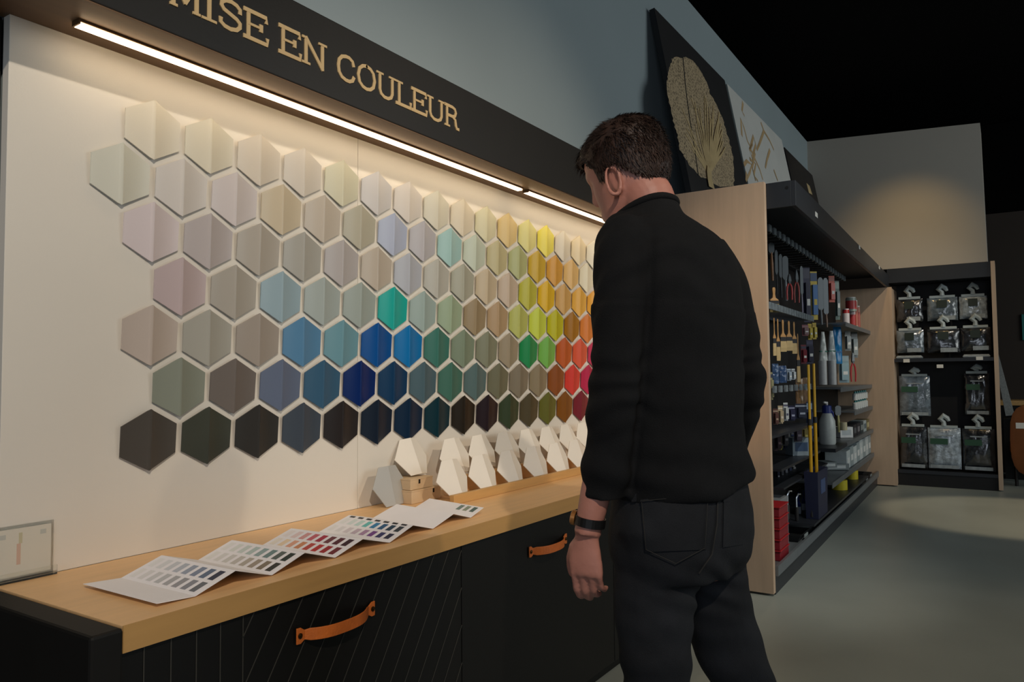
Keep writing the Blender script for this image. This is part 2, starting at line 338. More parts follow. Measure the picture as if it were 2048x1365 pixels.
def front(x0, x1, grooves, handle):
    d = part(MB().box((x0+.002, CF, .075), (x1-.002, -.4705, .714)), 'drawer_front', M_black, cab, bevel=.0015)
    g = MB()
    for a, b in grooves:
        a = Vector((a[0], CF-.0003, a[1])); b = Vector((b[0], CF-.0003, b[1])); t = (b-a).normalized(); q = Vector((-t.z, 0, t.x))*.0011
        g.prism([a+q, b+q, b-q, a-q], (0, -.0008, 0))
    if grooves: g.build('groove_inlay', M_line, d, inv=Matrix.Translation(-cab.location))
    xa, xb, zc = handle
    n = 22; rings = []; xm = (xa+xb)/2; hl = (xb-xa)/2
    h = MB(); ed = MB()
    prof = []
    for i in range(n+1):
        u = -1+2*i/n; x = xm+u*hl; au = abs(u)
        yo = .030*(1-max(0, (au-.0)/.8)**3) if au < .8 else 0.0
        wv = .0135 + (.004 if au > .86 else 0) - (.003 if .74 < au < .86 else 0)
        prof.append((x, CF-.004-max(0, yo), wv, zc-.004*(1-au*au)))
    rings = [[(x, y, z+w_), (x, y-.0035, z+w_), (x, y-.0035, z-w_), (x, y, z-w_)] for x, y, w_, z in prof]
    h.loft(rings)
    hd = h.build('leather_pull', M_leather, d, inv=Matrix.Translation(-cab.location), bevel=.001)
    for s_ in (-1, 1):
        MB().lathe([(.001, 0), (.006, 0), (.006, -.002), (.004, -.0035), (.001, -.004)], (xm+s_*hl*.93, CF-.0076, zc), 14, axis='y').build('screw', M_brass, hd, inv=Matrix.Translation(-cab.location), smooth=True)
gr = []
XS = -.345
for k in range(5): 
    x = -.30+.0535*k
    gr.append(((x, .08), (x, .713 if k < 4 else .713)))
def clip(ax, az, bx, bz, x0, x1, z0=.08, z1=.713):
    t0, t1 = 0., 1.; dx, dz = bx-ax, bz-az
    for p, q in ((-dx, ax-x0), (dx, x1-ax), (-dz, az-z0), (dz, z1-az)):
        if abs(p) < 1e-9:
            if q < 0: return None
        else:
            t = q/p
            if p < 0: t0 = max(t0, t)
            else: t1 = min(t1, t)
    return ((ax+dx*t0, az+dz*t0), (ax+dx*t1, az+dz*t1)) if t0 < t1-.01 else None
for k in range(26):
    x = -.85+.066*k
    g = clip(x, .08, x+.45, .80, -.086, .66)
    if g: gr.append(g)
front(-.345, .66, gr, (.05, .296, .632))
front(.66, 1.66, [], (1.02, 1.272, .625))
front(1.66, 2.4, [], (1.9, 2.15, .625))
front(2.4, 3.12, [], (2.63, 2.88, .625))

# ------------------------------------------------------------------ things on the worktop
# accordion colour chart
PX = [-.252, -.170, -.076, .018, .112, .206, .300, .399, .505, .600, .704, .792, .866]
PZ = [.007, .001, .031, .001, .031, .001, .028, .001, .027, .001, .026, .001, .020]
SK = [0,0,0,0,0,0,0,0,.02,.035,.045,.05,.055]
YF_, YB_ = -.452, -.188
SW = {1: ([(208,212,216),(196,202,210),(186,192,204),(172,180,196),(156,166,186),(136,148,172),(104,120,146),(58,62,84)],[(206,204,204),(198,196,198),(190,190,194),(182,184,188),(176,176,180),(160,160,166),(146,148,158),(112,116,124)]),
      3: ([(206,212,200),(198,210,198),(188,206,200),(172,196,192),(150,176,176),(120,148,148),(96,108,104),(44,58,54)],[(208,206,202),(202,200,196),(198,194,188),(194,188,180),(186,178,166),(170,158,144),(140,128,112),(58,58,54)]),
      5: ([(226,190,190),(224,160,160),(206,92,92),(196,52,72),(176,30,60),(120,60,70),(92,34,48),(60,26,38)],[(232,190,120),(240,176,84),(222,110,60),(206,110,54),(196,64,56),(196,46,48),(170,34,44),(120,36,46)]),
      7: ([(206,222,220),(190,222,218),(170,220,214),(60,184,180),(34,124,178),(28,92,140),(30,66,92),(52,60,68)],[(216,208,216),(210,204,214),(206,190,204),(196,170,190),(180,140,180),(122,66,148),(52,54,110),(40,42,72)]),
      11: ([(220,218,214)]*5+[(120,140,132),(150,160,140),(90,110,104)], None)}
lf = thing('colour_chart', 'unfolded zigzag paper colour chart with red, blue and grey swatches lying on the worktop', 'leaflet', (.3, -.32, ZT+.001))
def pp(i, v, lift=0):         # point on fold i, v 0 front .. 1 back
    return Vector((PX[i]+SK[i]*v, YF_+SK[i]*.5+(YB_-YF_)*v, ZT+.0008+PZ[i]+lift))
for i in range(len(PX)-1):
    s = MB(); a, b, c_, d_ = pp(i, 0), pp(i+1, 0), pp(i+1, 1), pp(i, 1); nrm = (b-a).cross(d_-a).normalized()
    th = nrm*.0009
    NG = 7
    for iu in range(NG):
        for iv in range(NG):
            q4 = []
            for du, dv in ((0, 0), (1, 0), (1, 1), (0, 1)):
                u_, v_ = (iu+du)/NG, (iv+dv)/NG; q4.append(a+(b-a)*u_+(d_-a)*v_+(c_-b-(d_-a))*(u_*v_))
            s.add(q4+[p+th for p in q4], [(0,3,2,1),(4,5,6,7)]+([(3,7,4,0)] if iu == 0 else [])+([(1,5,6,2)] if iu == NG-1 else [])+([(0,4,5,1)] if iv == 0 else [])+([(2,6,7,3)] if iv == NG-1 else []), 0)
    mats = [M_paper]
    if i in SW:
        rows = SW[i]; bands = ([(.55, .90, rows[0]), (.10, .45, rows[1])] if i != 7 else [(.54, .84, rows[0]), (.14, .42, rows[1]), (.90, .985, [(40, 38, 42)]*7)]) if rows[1] else [(.45, .9, rows[0])]
        for u0, u1, cols in bands:
            for k, rgb in enumerate(cols):
                if rgb in ((220,218,214),): continue
                mats.append(mat('swatch_%d_%d_%d' % rgb, rgb, .45)); mi = len(mats)-1
                f_ = max(0, .85-k*.2) if len(cols) == 8 and i != 8 and u0 < .9 else 0; rgb = tuple(int(v+(246-v)*f_) for v in rgb); mats[-1] = mat('swatch_%d_%d_%d' % rgb, rgb, .45); nn = len(cols); v1 = .965-(k+.12)/nn*.93; v0 = .965-(k+.72)/nn*.93
                P = lambda u, v: a+(b-a)*u+(d_-a)*v+(c_-b-(d_-a))*(u*v)+th*1.25
                s.add([P(u0, v0), P(u1, v0), P(u1, v1), P(u0, v1)], [(0,1,2,3)], mi)
    me = part(s, 'folded_panel', mats, lf)

# acrylic leaflet holder at the left end
lh = thing('leaflet_holder', 'small clear leaflet holder with a pale card at the left end of the worktop', 'leaflet holder', (-.285, -.035, ZT))
M_acr = mat('clear_acrylic', (246, 247, 244), .06, trans=.97, spec=.5); M_acr.node_tree.nodes['Principled BSDF'].inputs['IOR'].default_value = 1.12
part(MB().box((-.350, -.0035, ZT+.001), (-.222, -.001, .885)).box((-.350, -.022, ZT+.001), (-.222, -.0035, ZT+.005)).box((-.350, -.022, ZT+.005), (-.222, -.0195, .787)), 'acrylic_frame', M_acr, lh, bevel=.0006)
s = MB().box((-.343, -.0065, ZT+.007), (-.229, -.0045, .878))
s.box((-.300, -.0069, .80), (-.292, -.0065, .845), 1).box((-.296, -.0069, .845), (-.289, -.0065, .868), 2).box((-.335, -.0069, .858), (-.322, -.0065, .868), 3).box((-.252, -.0069, .858), (-.240, -.0065, .868), 3)
part(s, 'printed_card', [mat('pale_card', (216, 212, 198), .6), mat('faded_red', (206, 176, 158), .6), mat('faded_olive', (196, 190, 160), .6), mat('faded_grey', (190, 192, 184), .6)], lh)

# free sample tiles: flat-topped folded hexagons
SR = .084
def fold_tile(name, base, lean, rz, m, label, group, sc_=1.0, fold=.29):
    s = MB(); h = SR*.80*sc_; w2 = SR*1.05*sc_
    def P(x, z, y=0): return Vector((x, abs(x)*fold+y, z+h))
    L = [P(0,h), P(0,-h), P(-w2/2,-h), P(-w2,0), P(-w2/2,h)]; R_ = [P(0,-h), P(0,h), P(w2/2,h), P(w2,0), P(w2/2,-h)]
    th = Vector((0, .003, 0))
    for poly in (L, R_): s.prism(poly, th)
    o = s.build(name, m, bevel=.0008); o.location = base
    o.rotation_euler = (Matrix.Rotation(rz, 3, 'Z') @ Matrix.Rotation(-lean, 3, 'X')).to_euler()
    return tag(o, label, 'sample tile', group)
G1 = 'white folded sample tiles in the wooden tray'
tr = thing('sample_tray', 'pale wooden tray with a low front lip holding white sample tiles', 'tray', (1.9, -.14, ZT))
YL = -.238
part(MB().box((.955, YL, ZT+.0005), (3.10, YL+.018, ZT+.032)), 'front_lip', M_oakedge, tr, bevel=.001)
part(MB().box((1.056, YL+.0182, ZT+.0005), (3.10, -.015, ZT+.008)), 'base_board', M_oak, tr)
part(MB().box((1.07, -.125, ZT+.0085), (3.10, -.105, ZT+.070)), 'back_step', M_oak, tr, bevel=.001)
fp = [925, 985, 1039, 1089, 1133, 1172]
for k, px in enumerate(fp):
    x = on(px, 975-k*12, 1, -.21).x
    fold_tile('sample_tile', (x, -.212, ZT+.0185), .36, rnd.uniform(-.03, .03), M_tile_w, 'white folded sample tile, %s from the left in the tray front row' % ORD[k], G1)
rp = [930, 984, 1034, 1078, 1118, 1155, 1188]
for k, px in enumerate(rp):
    x = on(px, 925-k*6, 1, -.115).x
    fold_tile('sample_tile', (x, -.116, ZT+.0815), .40, rnd.uniform(-.03, .03), M_tile_w, 'white folded sample tile, %s from the left in the tray back row' % ORD[k], G1)
def cbox(x0, x1, y0, y1, z0, z1, slot, label):
    t = thing('kraft_box', label, 'box', ((x0+x1)/2, (y0+y1)/2, z0), 0, 'kraft boxes beside the tray')
    part(MB().box((x0, y0, z0), (x1, y1, z1-.004)), 'box_body', M_card, t, bevel=.0008)
    part(MB().box((x0-.001, y0-.001, z1-.0038), (x1+.001, y1, z1)), 'lid', M_card, t)
    part(MB().box((slot-.004, y0-.0016, z1-.018), (slot+.004, y0-.0002, z1-.004)), 'finger_slot', M_strap, t)
cbox(.892, 1.052, -.105, -.004, ZT+.0008, ZT+.045, 1.01, 'lower of two pale kraft boxes at the left end of the tray')
cbox(.898, 1.018, -.095, -.006, ZT+.0462, ZT+.083, .945, 'upper of two pale kraft boxes at the left end of the tray')
fold_tile('sample_tile', (.990, -.070, ZT+.0935), .40, .02, M_tile_w, 'white folded sample tile standing on the upper kraft box', G1)
fold_tile('sample_tile', (.842, -.080, ZT+.0035), .26, .05, M_tile_g, 'grey sample tile leaning on the white board left of the kraft boxes', 'sample tile', 1.0, .10)

# ------------------------------------------------------------------ shelving run
X0 = 3.18
def ys(x, y0): return y0 + SL*(x-X0)
def onw(px, py, y0):                        # point of the vertical plane y = y0 + SL*(x-X0)
    d = ray(px, py); n = Vector((-SL, 1, 0)); P0 = Vector((X0, y0, 0)); return CAM + d*((P0-CAM).dot(n)/d.dot(n))
SZ = math.atan(SL)
XE = 7.86
def slab(mb, x0, x1, ya, yb, z0, z1, mi=0):    # a box that follows the run's small angle
    p = [(x0, ys(x0, ya)), (x1, ys(x1, ya)), (x1, ys(x1, yb)), (x0, ys(x0, yb))]
    mb.add([(a, b, z0) for a, b in p]+[(a, b, z1) for a, b in p], [(0,3,2,1),(4,5,6,7),(0,1,5,4),(1,2,6,5),(2,3,7,6),(3,0,4,7)], mi); return mb
sh = thing('shelving_run', 'long black shop shelving with a beech end panel and dark canopy', 'shelving', (5.5, -.5, 0), 0)
part(slab(MB(), 3.135, 3.178, -.729, .025, .012, 2.262), 'end_panel', M_beech, sh, bevel=.001)
part(slab(MB(), 3.18, XE, -.36, -.33, .12, 2.262), 'back_panel', M_board, sh)
part(slab(MB(), 3.18, XE, -.728, -.33, .0, .118), 'base_plinth', M_shelf, sh)
part(slab(slab(MB(), 3.18, XE, -.73, -.36, .1185, .130), 3.18, XE, -.745, -.73, .100, .155, 0), 'base_deck', M_deck, sh)
cn = part(slab(slab(slab(MB(), 3.181, XE+.13, -.886, -.862, 2.117, 2.258), 3.181, XE+.13, -.862, -.0, 2.245, 2.2605), 3.1795, 3.20, -.862, -.729, 2.117, 2.258), 'canopy', M_shelf, sh, bevel=.0015)
s = MB(); s.lathe([(.001, 0), (.009, 0), (.009, .002), (.001, .002)], (3.178, -.84, 2.222), 14, axis='x'); part(s, 'cable_hole', M_strap, sh)
for px, py in ((1631, 428), (1718, 494), (1758, 535)):
    p = onw(px, py, -.889); part(slab(MB(), p.x, p.x+.07, -.8895, -.887, p.z-.015, p.z+.015), 'price_label', M_tag, sh)
part(slab(MB(), XE, XE+.035, -.922, -.02, .012, 2.115), 'partition_panel', M_beech, sh, bevel=.001)
# shelves (near ends hidden among the goods, far ends at the partition)
def shelf(px, py, px2, py2, dep, name='shelf'):
    p = onw(px, py, -.36-dep); q = onw(px2, py2, -.36-dep)
    x0, x1 = p.x, min(q.x, XE-.005); z = (p.z+q.z)/2
    part(slab(slab(MB(), x0, x1, -.36-dep, -.361, z-.012, z), x0, x1, -.36-dep-.006, -.36-dep, z-.036, z+.002), name, M_deck, sh)
    return z, x0, x1
# peg rails with hooks
def rail(px, py, px2, py2, n, y0=-.40):
    p = onw(px, py, y0-.235); q = onw(px2, py2, y0-.235); s = MB()
    slab(s, p.x, q.x, y0-.012, y0+.04, (p.z+q.z)/2-.012, (p.z+q.z)/2+.012)
    part(s, 'peg_rail', M_shelf, sh)
    for k in range(n):
        x = p.x + (q.x-p.x)*(k+.5)/n; z = (p.z+q.z)/2; y = ys(x, y0)
        h = MB().tube([(x, y, z), (x, y-.20, z), (x, y-.222, z+.014)], .0028, 6)
        hk = part(h, 'hook', M_chrome, sh)
        t = MB().box((x-.030, y-.236, z-.012), (x+.030, y-.2235, z+.030)); t.build('price_tag', mat('grey_tag_holder', (120, 130, 136), .4, var=.3, vscale=40), hk, inv=Matrix.Translation(-sh.location))
rail(1536, 456, 1692, 561, 24)
rail(1537, 608, 1628, 645, 18)
rail(1545, 770, 1625, 786, 8)

ROT = math.radians(-52)
def placed(px0, py0, px1, py1, y0, fn, name, label, cat, group=None, rz=ROT, hcap=9, **k):
    """something px wide and high whose centre stands on plane y0; fn(w, h) -> list of (partname, MB, mats, smooth) in local x/z, front = -y"""
    cx = (px0+px1)/2; b = onw(cx, py1, y0)
    if b.x > XE-.11: b.x = XE-.11; b.y = ys(b.x, y0)
    d = (b-CAM).dot(FW); sc_ = d/FPX
    w_, h_ = (px1-px0)*sc_/max(.55, abs(math.cos(YAW+rz*1.0))), (py1-py0)*sc_
    h_ = min(h_, hcap)
    if rz == 0: w_ = (px1-px0)*sc_
    t = thing(name, label, cat, b, rz+0, group)
    for nm, mb, ms, sm in fn(w_, h_, **k):
        par = t
        mb.build(nm, ms, par, smooth=sm)
    return t
def rest(o, z): o.location.z = z; return o
def rmat(rgb, rough=.4, nm='plastic'): return mat('%s_%d_%d_%d' % ((nm,)+tuple(rgb)), rgb, rough, var=.06, vscale=30)
def f_card(w, h, col=(200, 200, 200), head=(40, 60, 120), item=None, lab=(230, 230, 225)):
    a = MB().box((-w/2, -.002, 0), (w/2, 0, h)); b = MB().box((-w/2+.001, -.0035, h*.8), (w/2-.001, -.0021, h-.012))
    c = MB().box((-w*.34, -.028, h*.10), (w*.34, -.0022, h*.72)); d = MB().box((-w*.22, -.0292, h*.3), (w*.22, -.0282, h*.42))
    return [('backing_card', a, rmat(col), False), ('header', b, rmat(head), False), ('blister', c, rmat(item or col, .3), False), ('label', d, rmat(lab), False)]
def f_brush(w, h, hnd=(196, 150, 96), br=(206, 180, 130), fe=(60, 60, 62)):
    t = w*.22
    a = MB().loft([[(-x, -y, z), (x, -y, z), (x, y, z), (-x, y, z)] for x, y, z in ((w*.09, t*.4, h), (w*.15, t*.5, h*.93), (w*.11, t*.5, h*.72), (w*.16, t*.6, h*.58), (w*.40, t*.8, h*.50), (w*.44, t*.8, h*.46))])
    f = MB().loft([[(-x, -y, z), (x, -y, z), (x, y, z), (-x, y, z)] for x, y, z in ((w*.46, t, h*.46), (w*.47, t*1.05, h*.33))])
    b = MB().loft([[(-x, -y, z), (x, -y, z), (x, y, z), (-x, y, z)] for x, y, z in ((w*.45, t, h*.33), (w*.50, t*1.15, h*.12), (w*.48, t*.7, 0))])
    return [('handle', a, rmat(hnd, .35, 'wood'), False), ('ferrule', f, rmat(fe, .3), False), ('bristles', b, rmat(br, .8, 'bristle'), False)]
def f_tool(w, h, col=(170, 175, 180), grip=(170, 40, 36), gh=.45):
    a = MB().loft([[(-x, -.004, z), (x, -.004, z), (x, .004, z), (-x, .004, z)] for x, z in ((w*.2, h), (w*.5, h*.95), (w*.5, h*gh+.02), (w*.15, h*gh))])
    g = MB().tube([(0, 0, h*gh+.01), (0, -.004, h*gh*.6), (w*.06, -.004, 0)], [w*.16, w*.24, w*.18], 10)
    return [('blade', a, mat('steel_blade', (112, 118, 122), .45, .5), False), ('grip', g, rmat(grip, .4), True)]
def f_pliers(w, h, grip=(190, 36, 30)):
    out = []
    for sx in (-1, 1):
        out.append(('grip', MB().tube([(sx*w*.06, 0, h*.66), (sx*w*.34, 0, h*.5), (sx*w*.42, 0, h*.28), (sx*w*.36, 0, 0)], [w*.11, w*.13, w*.13, w*.1], 8), rmat(grip, .4), True))
    out.append(('jaws', MB().loft([[(-x, -y, z), (x, -y, z), (x, y, z), (-x, y, z)] for x, y, z in ((w*.10, .008, h*.62), (w*.24, .012, h*.72), (w*.16, .010, h*.9), (w*.05, .006, h))]), mat('steel_blade', (112, 118, 122), .45, .5), False))
    return out
def f_box(w, h, col=(200, 200, 205), lab=(60, 120, 130), dep=None):
    dep = dep or w
    return [('carton', MB().box((-w/2, -dep/2, 0), (w/2, dep/2, h)), rmat(col, .5), False), ('label', MB().box((-w*.36, -dep/2-.001, h*.25), (w*.36, -dep/2-.0001, h*.75)), rmat(lab, .5), False)]
def f_can(w, h, col=(220, 220, 220), lab=(190, 40, 40), lid=(235, 235, 235)):
    r = w/2
    return [('can', MB().lathe([(r*.2, 0), (r, 0), (r, h*.94), (r*.96, h*.95), (r*.2, h*.95)], n=20), rmat(col, .35), True),
            ('label', MB().lathe([(r*1.01, h*.15), (r*1.012, h*.15), (r*1.012, h*.75), (r*1.01, h*.75)], n=20), rmat(lab, .4), True),
            ('lid', MB().lathe([(r*.2, h*.945), (r*.9, h*.945), (r*.88, h), (r*.2, h)], n=20), rmat(lid, .35), True)]
def f_bag(w, h, col=(200, 200, 205), band=(40, 120, 100), seed=1, tp=0.):
    s = MB(); n, m_ = 12, 14; g = []
    for side in (-1, 1):
        for j in range(m_+1):
            for i in range(n+1):
                u = i/n*2-1; v = j/m_; x = u*w/2*(1-.5*max(0, v-.8))*(1-tp*v)
                th = (1-u*u)**.5*(.35*w)*(.3+.7*math.sin(min(1, (1-v)*1.35)*PI/1.35*.9)) + .002
                y = side*th*.5 + .012*noise.noise(Vector((x*30+seed*9, v*9, side*3)))*(1-u*u)
                s.v.append(Vector((x, y, v*h)))
    K = (n+1)*(m_+1)
    for j in range(m_):
        for i in range(n):
            a = j*(n+1)+i; s.f.append((a, a+1, a+n+2, a+n+1)); s.mi.append(0); s.f.append((K+a, K+a+n+1, K+a+n+2, K+a+1)); s.mi.append(0)
    ring = [i for i in range(n+1)]+[j*(n+1)+n for j in range(1, m_+1)]+[m_*(n+1)+i for i in range(n-1, -1, -1)]+[j*(n+1) for j in range(m_-1, 0, -1)]
    for q in range(len(ring)):
        a, b = ring[q], ring[(q+1) % len(ring)]; s.f.append((a, K+a, K+b, b)); s.mi.append(0)
    out = [('bag', s, rmat(col, .25, 'film'), True)]
    if band: out.append(('band', MB().box((-w*.40, -w*.19, h*.30), (w*.40, w*.19, h*.34)), rmat(band, .5), False))
    return out
def f_roll(w, h, col=(205, 190, 40)):
    r = w/2; return [('roll', MB().lathe([(r*.35, 0), (r, 0), (r, h), (r*.35, h), (r*.35, h*.05)], n=24), rmat(col, .4), True), ('core', MB().lathe([(r*.30, .001), (r*.345, .001), (r*.345, h*1.0), (r*.30, h*1.0)], n=20), rmat((190, 160, 110), .7), True)]

TG = 'tools hanging on the upper peg rail'; BG = 'paint brushes hanging in a row'; YH = -.52
placed(1538, 485, 1550, 562, YH, f_tool, 'scraper', 'wooden scraper hanging nearest the beech end panel, top peg rail', 'tool', TG, grip=(170, 120, 80), gh=.7)
placed(1551, 500, 1557, 590, YH, f_tool, 'filling_knife', 'thin dark filling knife hanging second on the top peg rail', 'tool', TG, grip=(40, 40, 44))
placed(1559, 508, 1566, 596, YH, f_tool, 'putty_knife', 'narrow steel putty knife left of the grey caulking gun', 'tool', TG, grip=(60, 62, 66))
placed(1566, 512, 1578, 602, -.56, f_tool, 'caulking_gun', 'tall grey caulking gun hanging left of the red gripped pliers', 'tool', TG, grip=(150, 156, 160))
placed(1573, 548, 1586, 600, -.60, f_pliers, 'pliers', 'red gripped pliers hanging beside the grey caulking gun', 'pliers', TG)
placed(1588, 540, 1600, 606, -.60, f_pliers, 'pliers', 'red gripped pliers hanging left of the long navy pack', 'pliers', TG, grip=(178, 50, 34))
placed(1602, 532, 1608, 638, -.58, f_tool, 'ruler', 'long pale steel ruler hanging beside the navy pack', 'ruler', TG, grip=(180, 176, 200))
placed(1608, 535, 1622, 645, -.56, f_card, 'navy_pack', 'long navy blister pack hanging in the top tool row', 'pack', TG, col=(30, 30, 70), head=(70, 70, 90), item=(24, 24, 60))
placed(1622, 543, 1636, 640, -.60, f_card, 'blue_yellow_pack', 'yellow and blue blister pack hanging right of the navy pack', 'pack', TG, col=(214, 186, 70), head=(60, 84, 120), item=(70, 120, 180), lab=(214, 186, 70))
placed(1637, 555, 1648, 650, -.60, f_tool, 'trowel', 'grey steel trowel hanging right of the yellow and blue pack', 'trowel', TG, grip=(120, 126, 128), gh=.3)
placed(1648, 556, 1658, 655, -.60, f_tool, 'trowel', 'grey steel trowel hanging left of the orange pack', 'trowel', TG, grip=(150, 120, 100), gh=.25)
placed(1658, 552, 1670, 605, -.60, f_card, 'orange_pack', 'orange red blister pack hanging at the far end of the top rail', 'pack', TG, col=(196, 70, 34), head=(150, 60, 40), item=(200, 60, 30))
placed(1671, 562, 1680, 640, -.60, f_card, 'green_pack', 'dull green blister pack hanging behind the orange pack', 'pack', TG, col=(80, 110, 100), head=(140, 160, 150), item=(70, 90, 90))
placed(1538, 575, 1558, 625, -.60, f_brush, 'flat_brush', 'flat olive tinted brush hanging above the wooden brushes by the end panel', 'brush', TG, br=(150, 136, 90))
# row of wooden paint brushes
for k, (a, b, y0_, y1_, tx) in enumerate(((1546, 1553, 636, 712, 'narrow wooden paint brush nearest the beech panel'), (1553, 1561, 638, 722, 'second wooden paint brush from the beech panel'), (1560, 1573, 640, 704, 'third wooden paint brush from the beech panel, broad pale bristles'), (1572, 1585, 642, 702, 'fourth wooden paint brush from the beech panel, broad pale bristles'), (1584, 1594, 644, 708, 'fifth wooden paint brush from the beech panel'))):
    placed(a, y0_, b, y1_, -.60, f_brush, 'paint_brush', tx, 'paint brush', BG)
G2 = 'packs hanging on the lower peg rails'
placed(1594, 668, 1601, 765, -.58, f_brush, 'long_brush', 'long tan radiator brush hanging right of the wooden brushes', 'brush', G2)
placed(1602, 690, 1613, 728, -.60, f_card, 'dark_red_pack', 'dark red blister pack hanging beside a navy pack', 'pack', G2, col=(110, 24, 40), head=(60, 60, 80), item=(120, 20, 36))
placed(1613, 680, 1627, 728, -.60, f_card, 'navy_pack', 'short navy blister pack under the yellow packs', 'pack', G2, col=(26, 24, 60), head=(60, 60, 90), item=(20, 20, 52))
placed(1616, 648, 1624, 680, -.60, f_card, 'yellow_pack', 'small yellow pack, left one of two above the navy pack', 'pack', G2, col=(208, 180, 60), head=(190, 160, 50), item=(214, 190, 70))
placed(1625, 646, 1633, 679, -.60, f_card, 'yellow_pack', 'small yellow pack, right one of two above the navy pack', 'pack', G2, col=(208, 180, 60), head=(190, 160, 50), item=(214, 190, 70))
placed(1604, 650, 1617, 672, -.60, f_card, 'pink_pack', 'small dusky pink pack between the brushes and the yellow packs', 'pack', G2, col=(150, 90, 96), head=(170, 150, 150), item=(140, 110, 110))
placed(1638, 664, 1656, 722, -.62, f_bag, 'dust_sheet', 'white gathered dust sheet, left of two above the roller sleeves', 'dust sheet', 'white gathered dust sheets', col=(206, 210, 204), tp=.62)
placed(1655, 662, 1673, 722, -.62, f_bag, 'dust_sheet', 'white gathered dust sheet, right of two above the roller sleeves', 'dust sheet', 'white gathered dust sheets', col=(190, 196, 196), seed=4, tp=.55)
placed(1638, 722, 1654, 770, -.62, f_roll, 'roller_sleeve', 'white upright roller sleeve, left of two under the dust sheets', 'roller sleeve', 'white roller sleeves', col=(206, 206, 204))
placed(1657, 722, 1673, 770, -.62, f_roll, 'roller_sleeve', 'white upright roller sleeve, right of two under the dust sheets', 'roller sleeve', 'white roller sleeves', col=(206, 206, 204))
placed(1667, 654, 1685, 728, -.58, f_bag, 'blue_bag', 'bright blue plastic bag hanging right of the dust sheets', 'bag', G2, col=(30, 120, 180), band=(30, 100, 160), seed=7)
placed(1678, 712, 1699, 766, -.60, f_card, 'light_blue_pack', 'pale blue grey pack standing right of the roller sleeves', 'pack', G2, col=(130, 158, 166), head=(150, 170, 176), item=(140, 170, 178))
placed(1690, 662, 1702, 702, -.60, f_card, 'silver_pack', 'silver blister pack above the red scissors, left one', 'pack', G2, col=(120, 126, 124), head=(60, 64, 64), item=(150, 156, 154))
placed(1703, 664, 1716, 716, -.60, f_card, 'silver_pack', 'silver blister pack above the red scissors, right one', 'pack', G2, col=(110, 118, 116), head=(60, 64, 64), item=(140, 150, 148))
placed(1701, 706, 1713, 764, -.60, f_pliers, 'scissors', 'red handled scissors hanging near the beech partition', 'scissors', G2, grip=(200, 50, 60))
# top right shelf of rolls
z, xa, xb = shelf(1690, 655, 1741, 655, .34)
RG = 'red and white tape rolls on the short shelf'
for a, b, t_, u_, c1, c2, tx in ((1686, 1699, 614, 650, (170, 44, 50), (230, 220, 220), 'red and white can at the left of the short upper shelf'), (1692, 1712, 584, 612, (150, 160, 150), (190, 60, 60), 'large white can stacked above the red one'),
                 (1699, 1711, 612, 650, (206, 190, 190), (190, 60, 60), 'pale pink can second on the short upper shelf'), (1708, 1716, 590, 650, (212, 180, 160), (200, 110, 90), 'tall pale orange can on the short upper shelf'), (1718, 1726, 602, 652, (210, 150, 130), (190, 90, 80), 'tall coral can nearest the partition on the short upper shelf')):
    o = placed(a, t_, b, u_, -.60, f_can, 'filler_can', tx, 'can', RG, col=c1, lab=c2)
    o.location.z = z+.0025 if u_ > 640 else z+.0035+h0
    if u_ == 650 and a == 1686: h0 = 36*(onw(1690, 650, -.6)-CAM).dot(FW)/FPX
# shelf C and below
z, xa, xb = shelf(1680, 778, 1745, 768, .34)
z, xa, xb = shelf(1708, 823, 1747, 812, .34)
BB = 'small white bottles on the far shelf'
for k in range(6):
    x = 6.9+.15*k; y = ys(x, -.66)
    for j, zz in enumerate((z+.003, z+.091)):
        t = thing('glue_bottle', 'small white and teal bottle, %s from the left, %s level by the beech partition' % (ORD[k], ['lower', 'upper'][j]), 'bottle', (x, y, zz), 0, BB)
        MB().lathe([(.005, 0), (.024, 0), (.024, .058), (.010, .068), (.010, .072), (.003, .072)], n=14).build('bottle_body', rmat((206, 212, 210), .35), t, smooth=True)
        MB().lathe([(.0105, .066), (.0125, .066), (.010, .084), (.002, .084)], n=12).build('cap', rmat((60, 130, 130), .4), t, smooth=True)
z, xa, xb = shelf(1677, 894, 1748, 857, .34)
z2 = z
# pump sprayer
def f_spray(w, h):
    r = w/2
    b = MB().lathe([(r*.3, 0), (r*.92, .0), (r, h*.04), (r*1.02, h*.35), (r*.96, h*.55), (r*.62, h*.70), (r*.50, h*.74), (r*.2, h*.74)], n=28)
    c = MB().lathe([(r*.52, h*.73), (r*.60, h*.73), (r*.56, h*.90), (r*.3, h*.92), (r*.1, h*.92)], n=20)
    n_ = MB().tube([(0, 0, h*.91), (0, 0, h*.97), (-r*.5, -r*.2, h*.985)], [r*.15, r*.2, r*.12], 10)
    l = MB().tube([(r*.3, 0, h*.86), (r*.8, 0, h*.74), (r*.9, 0, h*.64)], [r*.1, r*.09, r*.07], 8)
    return [('tank', b, rmat((206, 212, 208), .35), True), ('pump_collar', c, rmat((36, 54, 130), .4), True), ('nozzle', n_, rmat((228, 226, 220), .4), True), ('lever', l, rmat((30, 50, 140), .4), True)]
o = placed(1640, 804, 1671, 889, -.60, f_spray, 'pump_sprayer', 'white pump sprayer bottle with a blue collar on the middle shelf', 'sprayer')
s = slab(MB(), o.location.x-.38, o.location.x+.22, -.72, -.361, o.location.z-.03, o.location.z-.001); part(s, 'shelf', M_shelf, sh)
o = placed(1671, 812, 1683, 865, -.60, f_tool, 'foam_gun', 'cream and black spray gun standing right of the pump sprayer', 'spray gun', None, grip=(196, 190, 130), gh=.6)
